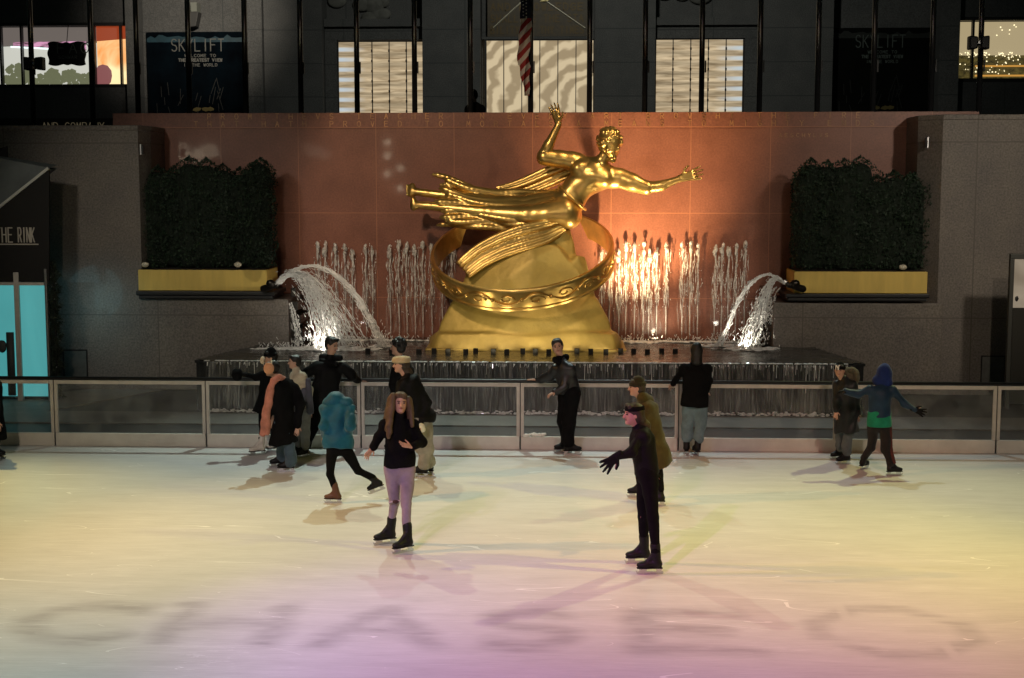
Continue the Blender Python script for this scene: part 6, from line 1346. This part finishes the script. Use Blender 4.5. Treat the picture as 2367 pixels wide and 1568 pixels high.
# 8 --- foreground woman, black turtleneck, lilac jeans
p = Fig('long haired person in black turtleneck and torn lilac jeans skating nearest the camera', 1.67, (915, 1262), 0)
p.head(926, 930, .0, face=12, tilt=-.05).torso((922, 980), (924, 1082), 0, 0, w=.165, face=8)
SK = SKIN
p.arm(-1, (874, 1012), (862, 1034), -.02, -.10, sh=(893, 986), hd=(-.55, -.2, -.75), palm=(0, -.6, -.8), curl=.3, spread=.3)
p.arm(1, (973, 1022), (952, 1033), -.02, -.28, sh=(955, 985), hd=(-.75, -.4, .25), palm=(.1, -.5, .9), curl=.25, spread=.2)
p.leg(-1, (911, 1160), (893, 1258), toe=-62).leg(1, (938, 1165), (934, 1277), toe=-50).finish(.0078)
p.trousers(LIL, .098, .060, .045, short=.06, wr=.003, res=.0095)
p.jacket(BK, hem=.0, w0=.168, d0=.12, w1=.165, d1=.125, sl=.056, cuff=.046, sleeve_end=.92, wr=.004, flare=(-.02, .175, .13), res=.010)
p.hair(HBR, 'long', fall=[(925, 965, .12), (926, 1000, .14)])
p.strand(HBR, [[(905, 920, -.02), (900, 950, -.06), (897, 985, -.12), (898, 1012, -.14)], [(909, 915, -.04), (903, 960, -.09), (902, 1000, -.14)], [(900, 935, .02), (892, 970, .0), (890, 1000, -.02)], [(945, 925, -.0), (950, 955, -.02), (953, 985, -.08)], [(908, 925, .03), (898, 960, .03), (893, 1000, .02)], [(942, 935, .04), (948, 970, .05), (946, 1000, .06)], [(912, 950, .09), (908, 985, .10), (905, 1010, .10)], [(935, 955, .10), (938, 985, .11), (938, 1008, .11)], [(903, 925, .0), (896, 960, -.04), (893, 995, -.08)]], .042)
g = SDF(.02); g.cap(p.ch + np.array((0, 0, -.0)), p.ch + (p.hc - p.ch) * .52, .068, .060).wrinkle(.002, 60); smesh('turtleneck', g, .009, BK, p.e)
g = MB(); c = p.P(914, 1160, -.085); g.blob(c, .026, 2, .1, (1.4, .5, .8)); g.build('torn_knee', mat('knee_skin', (.05, .02, .015), .8), p.e)
g = SDF(.01); g.cap(p.P(900, 1161, -.065), p.P(928, 1157, -.075), .012, .010); smesh('frayed_edge', g, .006, cloth('frayed', (.42, .36, .38)), p.e)
# 9 --- man leaning on the rail, leather jacket
p = Fig('person in black leather jacket leaning back with one hand on the fence rail', 1.74, (1312, 1050), -30)
p.head(1288, 801, .05, face=0, tilt=.12).torso((1304, 850), (1316, 905), .0, .0, w=.155, face=-55)
p.arm(-1, (1270, 872), (1243, 878), .12, .26, sh=(1283, 852), ds=.0, hd=(-1, .05, .02), curl=.2).arm(1, (1303, 893), (1283, 905), -.15, -.2, sh=(1308, 850), ds=-.08, curl=.9)
p.leg(-1, (1303, 975), (1303, 1047), toe=-70).leg(1, (1315, 975), (1320, 1052), toe=100).finish()
p.trousers(BK, .12, .10, .09, short=.02, wr=.006).jacket(LEA, hem=.0, w0=.185, d0=.15, sl=.075, cuff=.05, w1=.17, d1=.14, wr=.006).hair(HB)
s_ = SDF(.02); s_.cap(p.P(1283, 832, -.05), p.P(1308, 826, .06), .05, .05).cap(p.P(1290, 838, -.08), p.P(1300, 845, -.08), .04, .04); smesh('collar', s_, .011, BK, p.e)
# 10 --- person seen from behind, black coat, pale jeans
p = Fig('person seen from behind at the fence in black coat and pale jeans', 1.70, (1598, 1052), 180)
p.head(1609, 810, .05, face=180, eyes=False).torso((1608, 852), (1604, 935), .05, .05, w=.185)
p.arm(1, (1568, 868), (1557, 886), .1, .25, sh=(1582, 850), curl=.5).arm(-1, (1640, 880), (1632, 905), .1, .28, sh=(1634, 850))
p.leg(1, (1588, 985), (1586, 1050), toe=175).leg(-1, (1620, 985), (1609, 1052), toe=190).finish()
p.trousers(DENL, .105, .085, .080, short=.09, wr=.006).jacket(BK, w0=.205, d0=.14, sl=.050, cuff=.05, flare=(.03, .215, .16), hem=.0, wr=.004)
s_ = SDF(.03); q = p.q; s_.ell(q(0, -.15, .15), (p.r_ * .92, p.r_ * 1.05, p.r_ * 1.15), p.M).cap(q(0, -.3, -.2), q(0, -.35, -1.5), .075, .085).wrinkle(.003, 60); smesh('long_hair', s_, .009, HB, p.e)
# 11 --- rear skater of the pair, beanie and long olive parka
p = Fig('taller looking skater in dark beanie and long olive parka behind the black clad one', 1.66, (1497, 1158), -80)
p.head(1471, 895, .0, face=-85).torso((1492, 940), (1512, 1030), 0, 0, w=.17, face=-80)
p.arm(-1, (1484, 985), (1478, 1020), -.20, -.2, sh=(1492, 948), ds=-.12).arm(1, (1510, 985), (1496, 1030), .18, .15)
p.leg(-1, (1490, 1095), (1476, 1150), toe=-85).leg(1, (1520, 1098), (1516, 1170), toe=-85).finish()
OLV = cloth('olive_parka', (.052, .040, .010)); p.trousers(BK, .095, .07, .055)
p.jacket(OLV, w0=.20, d0=.165, sl=.07, cuff=.055, flare=(.27, .26, .20), hem=.0, hemcut=(.30, 0, -1), wr=.006).beanie(cloth('dark_olive_knit', (.022, .018, .010)), .35).hair(HDB)
s_ = SDF(.03); s_.cap(p.P(1484, 920, -.05), p.P(1498, 925, .1), .075, .075).cap(p.P(1484, 925, .0), p.P(1505, 960, .0), .07, .08).wrinkle(.005, 30); smesh('hood', s_, .012, OLV, p.e)
# 12 --- front skater of the pair
p = Fig('skater in black top and leggings with headband, bare face and gloved hand reaching left', 1.70, (1492, 1314), -85)
p.head(1463, 957, -.02, face=-72).torso((1482, 1003), (1494, 1095), 0, 0, w=.155, face=-80)
p.arm(-1, (1462, 1046), (1424, 1056), -.24, -.30, sh=(1478, 1005), ds=-.13, glove=BK2, hd=(-.72, -.1, -.62), palm=(.1, -1, -.1), curl=.08, spread=.6, hs=1.25).arm(1, (1500, 1050), (1508, 1095), .18, .16, glove=BK2)
p.leg(-1, (1486, 1195), (1478, 1302), toe=-82).leg(1, (1508, 1195), (1505, 1327), toe=-84).finish(.0078)
p.trousers(BK, .098, .062, .048, short=.07, wr=.003).jacket(BK2, w0=.165, d0=.135, w1=.16, d1=.135, sl=.052, cuff=.038, hem=.0, wr=.004)
p.hair(HDB, fall=[(1487, 985, .02), (1496, 1010, .04)])
s_ = SDF(.01); q = p.q
for i in range(40): a = 2 * math.pi * i / 40; s_.cap(q(.80 * math.cos(a), -.16 + .93 * math.sin(a), .50), q(.76 * math.cos(a), -.18 + .90 * math.sin(a), .72), p.r_ * .12, p.r_ * .11, .02)
smesh('headband', s_, .008, BK, p.e)
# 13 --- child in beanie and long padded coat
p = Fig('child in black beanie and long padded coat with fur hood beside the fence', 1.46, (1946, 1072), -35)
p.head(1940, 856, .0, face=-20).torso((1952, 890), (1955, 965), 0, 0, w=.14, face=-20)
p.arm(-1, (1934, 925), (1932, 950), -.08, -.12).arm(1, (1978, 925), (1980, 955), .0, -.02)
p.leg(-1, (1942, 1030), (1937, 1062), toe=-70).leg(1, (1955, 1030), (1950, 1073), toe=-70).finish()
PUF = cloth('black_puffer', (.011, .013, .014), .45); p.trousers(cloth('silver_grey', (.085, .10, .105)), .10, .08, .075, short=.03)
p.jacket(PUF, w0=.185, d0=.15, sl=.07, cuff=.06, flare=(.26, .21, .17), hem=.0, wr=.006)
p.beanie(BK, .25).hair(HB)
rg = np.random.RandomState(9); s_ = SDF(.02)
for i in range(34):
    a = rg.uniform(0, 6.28); s_.ell(p.P(1964 + 15 * math.cos(a), 872 + 17 * math.sin(a), .06 + rg.uniform(-.05, .05)), (.042, .05, .045), None, .015)
s_.ell(p.P(1966, 873, .08), (.09, .08, .1)); s_.wrinkle(.006, 55); smesh('fur_hood', s_, .010, cloth('brown_fur', (.10, .085, .055)), p.e)
g = MB(); c = p.q(.25, .98, .62); o = .0; letters(g, 'N', c[0] - .026, c[2] - .028, .040, .058, .04, .011, c[1] - .03); letters(g, 'Y', c[0] - .018, c[2] - .030, .046, .062, .04, .011, c[1] - .034); g.build('monogram', mat('monogram_white', (.7, .68, .62), .8), p.e, fix=False)
# 14 --- child in blue hooded jacket with green hem, arms out
p = Fig('child in blue hooded jacket over green shirt with one gloved hand stretched right', 1.44, (2032, 1093), 190)
p.head(2042, 868, .05, face=185, eyes=False).torso((2034, 905), (2030, 980), 0, 0, w=.165, face=180)
p.arm(-1, (2090, 934), (2114, 948), .0, -.05, sh=(2062, 900), glove=BK2, hd=(1, -.1, -.32), palm=(0, -1, .1), curl=.05, spread=.55, hs=1.2).arm(1, (1985, 912), (1955, 905), .0, -.02, sh=(2008, 900), hd=(-1, 0, 0), glove=BK2)
p.leg(1, (2013, 1035), (1996, 1084), toe=140).leg(-1, (2048, 1040), (2064, 1099), toe=100).finish()
NAV = cloth('navy_padded', (.006, .024, .055), .55); MAR = cloth('maroon_cotton', (.075, .022, .018))
p.trousers(cloth('black_track', (.014, .012, .012)), .105, .075, .062, short=.03)
s_ = SDF(.02); l = p.lR; s_.cap(l[0] + np.array((.075, -.02, 0)), l[1] + np.array((.055, -.02, 0)), .03, .028).cap(l[1] + np.array((.055, -.02, 0)), l[2] + np.array((.045, -.02, .04)), .028, .022); smesh('side_stripe', s_, .010, MAR, p.e)
s_ = SDF(.03); s_.sec(p.P(2031, 1000, 0), p.P(2032, 958, 0), (.180, .135), (.165, .125), p.tM).cut(p.P(2031, 986, 0), (0, 0, -1)).wrinkle(.004, 30); smesh('green_shirt', s_, .011, cloth('green_cotton', (.008, .17, .095)), p.e)
p.jacket(NAV, w0=.19, d0=.15, w1=.185, d1=.15, sl=.064, cuff=.055, hem=-.13, wr=.004)
s_ = SDF(.03); s_.ell(p.P(2043, 866, .05), (.112, .12, .155)).cap(p.P(2030, 880, .05), p.P(2050, 884, .05), .085, .08).wrinkle(.003, 40); smesh('hood', s_, .011, cloth('blue_fleece', (.006, .018, .105)), p.e)
# 15 --- person cut off by the left edge
p = Fig('person in dark coat almost wholly cut off by the left edge of the picture', 1.66, (-10, 1062), 90)
p.head(-18, 850, .0, face=90).torso((-16, 890), (-14, 970), 0, 0, w=.16).arm(-1, (-6, 930), (-4, 975), -.2, -.2).arm(1, (-10, 930), (-8, 975), .2, .2)
p.leg(-1, (-10, 1020), (-8, 1060), toe=80).leg(1, (-16, 1020), (-16, 1064), toe=80).finish(.012).jacket(BK, flare=(.30, .22, .18), hem=0).trousers(BK).hair(HB)
# 16 --- onlooker behind the parapet
e = empty('person', (W(1095, 230, 31.4).x, 31.4, 4.4), 'dark silhouetted onlooker leaning behind the top of the red wall', 'person')
def Q(x, y, dy=0): return np.array(W(x, y, 31.4 + dy))
b_ = SDF(.03); b_.ell(Q(1092, 222), (.095, .10, .125)).cap(Q(1094, 232), Q(1097, 244), .055, .06).cap(Q(1083, 252), Q(1112, 252), .08, .08).cap(Q(1097, 255), (Q(1097, 255)[0], 31.4, 5.3), .16, .15).cap(Q(1080, 256), Q(1078, 275, -.2), .05, .04).cap(Q(1114, 256), Q(1118, 280, -.1), .05, .04)
X_ = Q(1097, 255)[0]; b_.cap((X_ - .1, 31.4, 5.3), (X_ - .12, 31.4, 4.45), .09, .06).cap((X_ + .1, 31.4, 5.3), (X_ + .12, 31.4, 4.45), .09, .06); smesh('body', b_, .014, SKIN, e)
b_ = SDF(.03); b_.cap(Q(1083, 252), Q(1112, 252), .09, .09).cap(Q(1097, 255), (X_, 31.4, 5.2), .18, .18).cap(Q(1080, 256), Q(1078, 275, -.2), .065, .05).cap(Q(1114, 256), Q(1118, 280, -.1), .065, .05).cap((X_ - .1, 31.4, 5.3), (X_ - .12, 31.4, 4.46), .11, .07).cap((X_ + .1, 31.4, 5.3), (X_ + .12, 31.4, 4.46), .11, .07); smesh('coat', b_, .016, BK, e)
b_ = SDF(.02); b_.ell(Q(1093, 220, .01), (.108, .11, .13)); smesh('hat', b_, .012, BK, e)
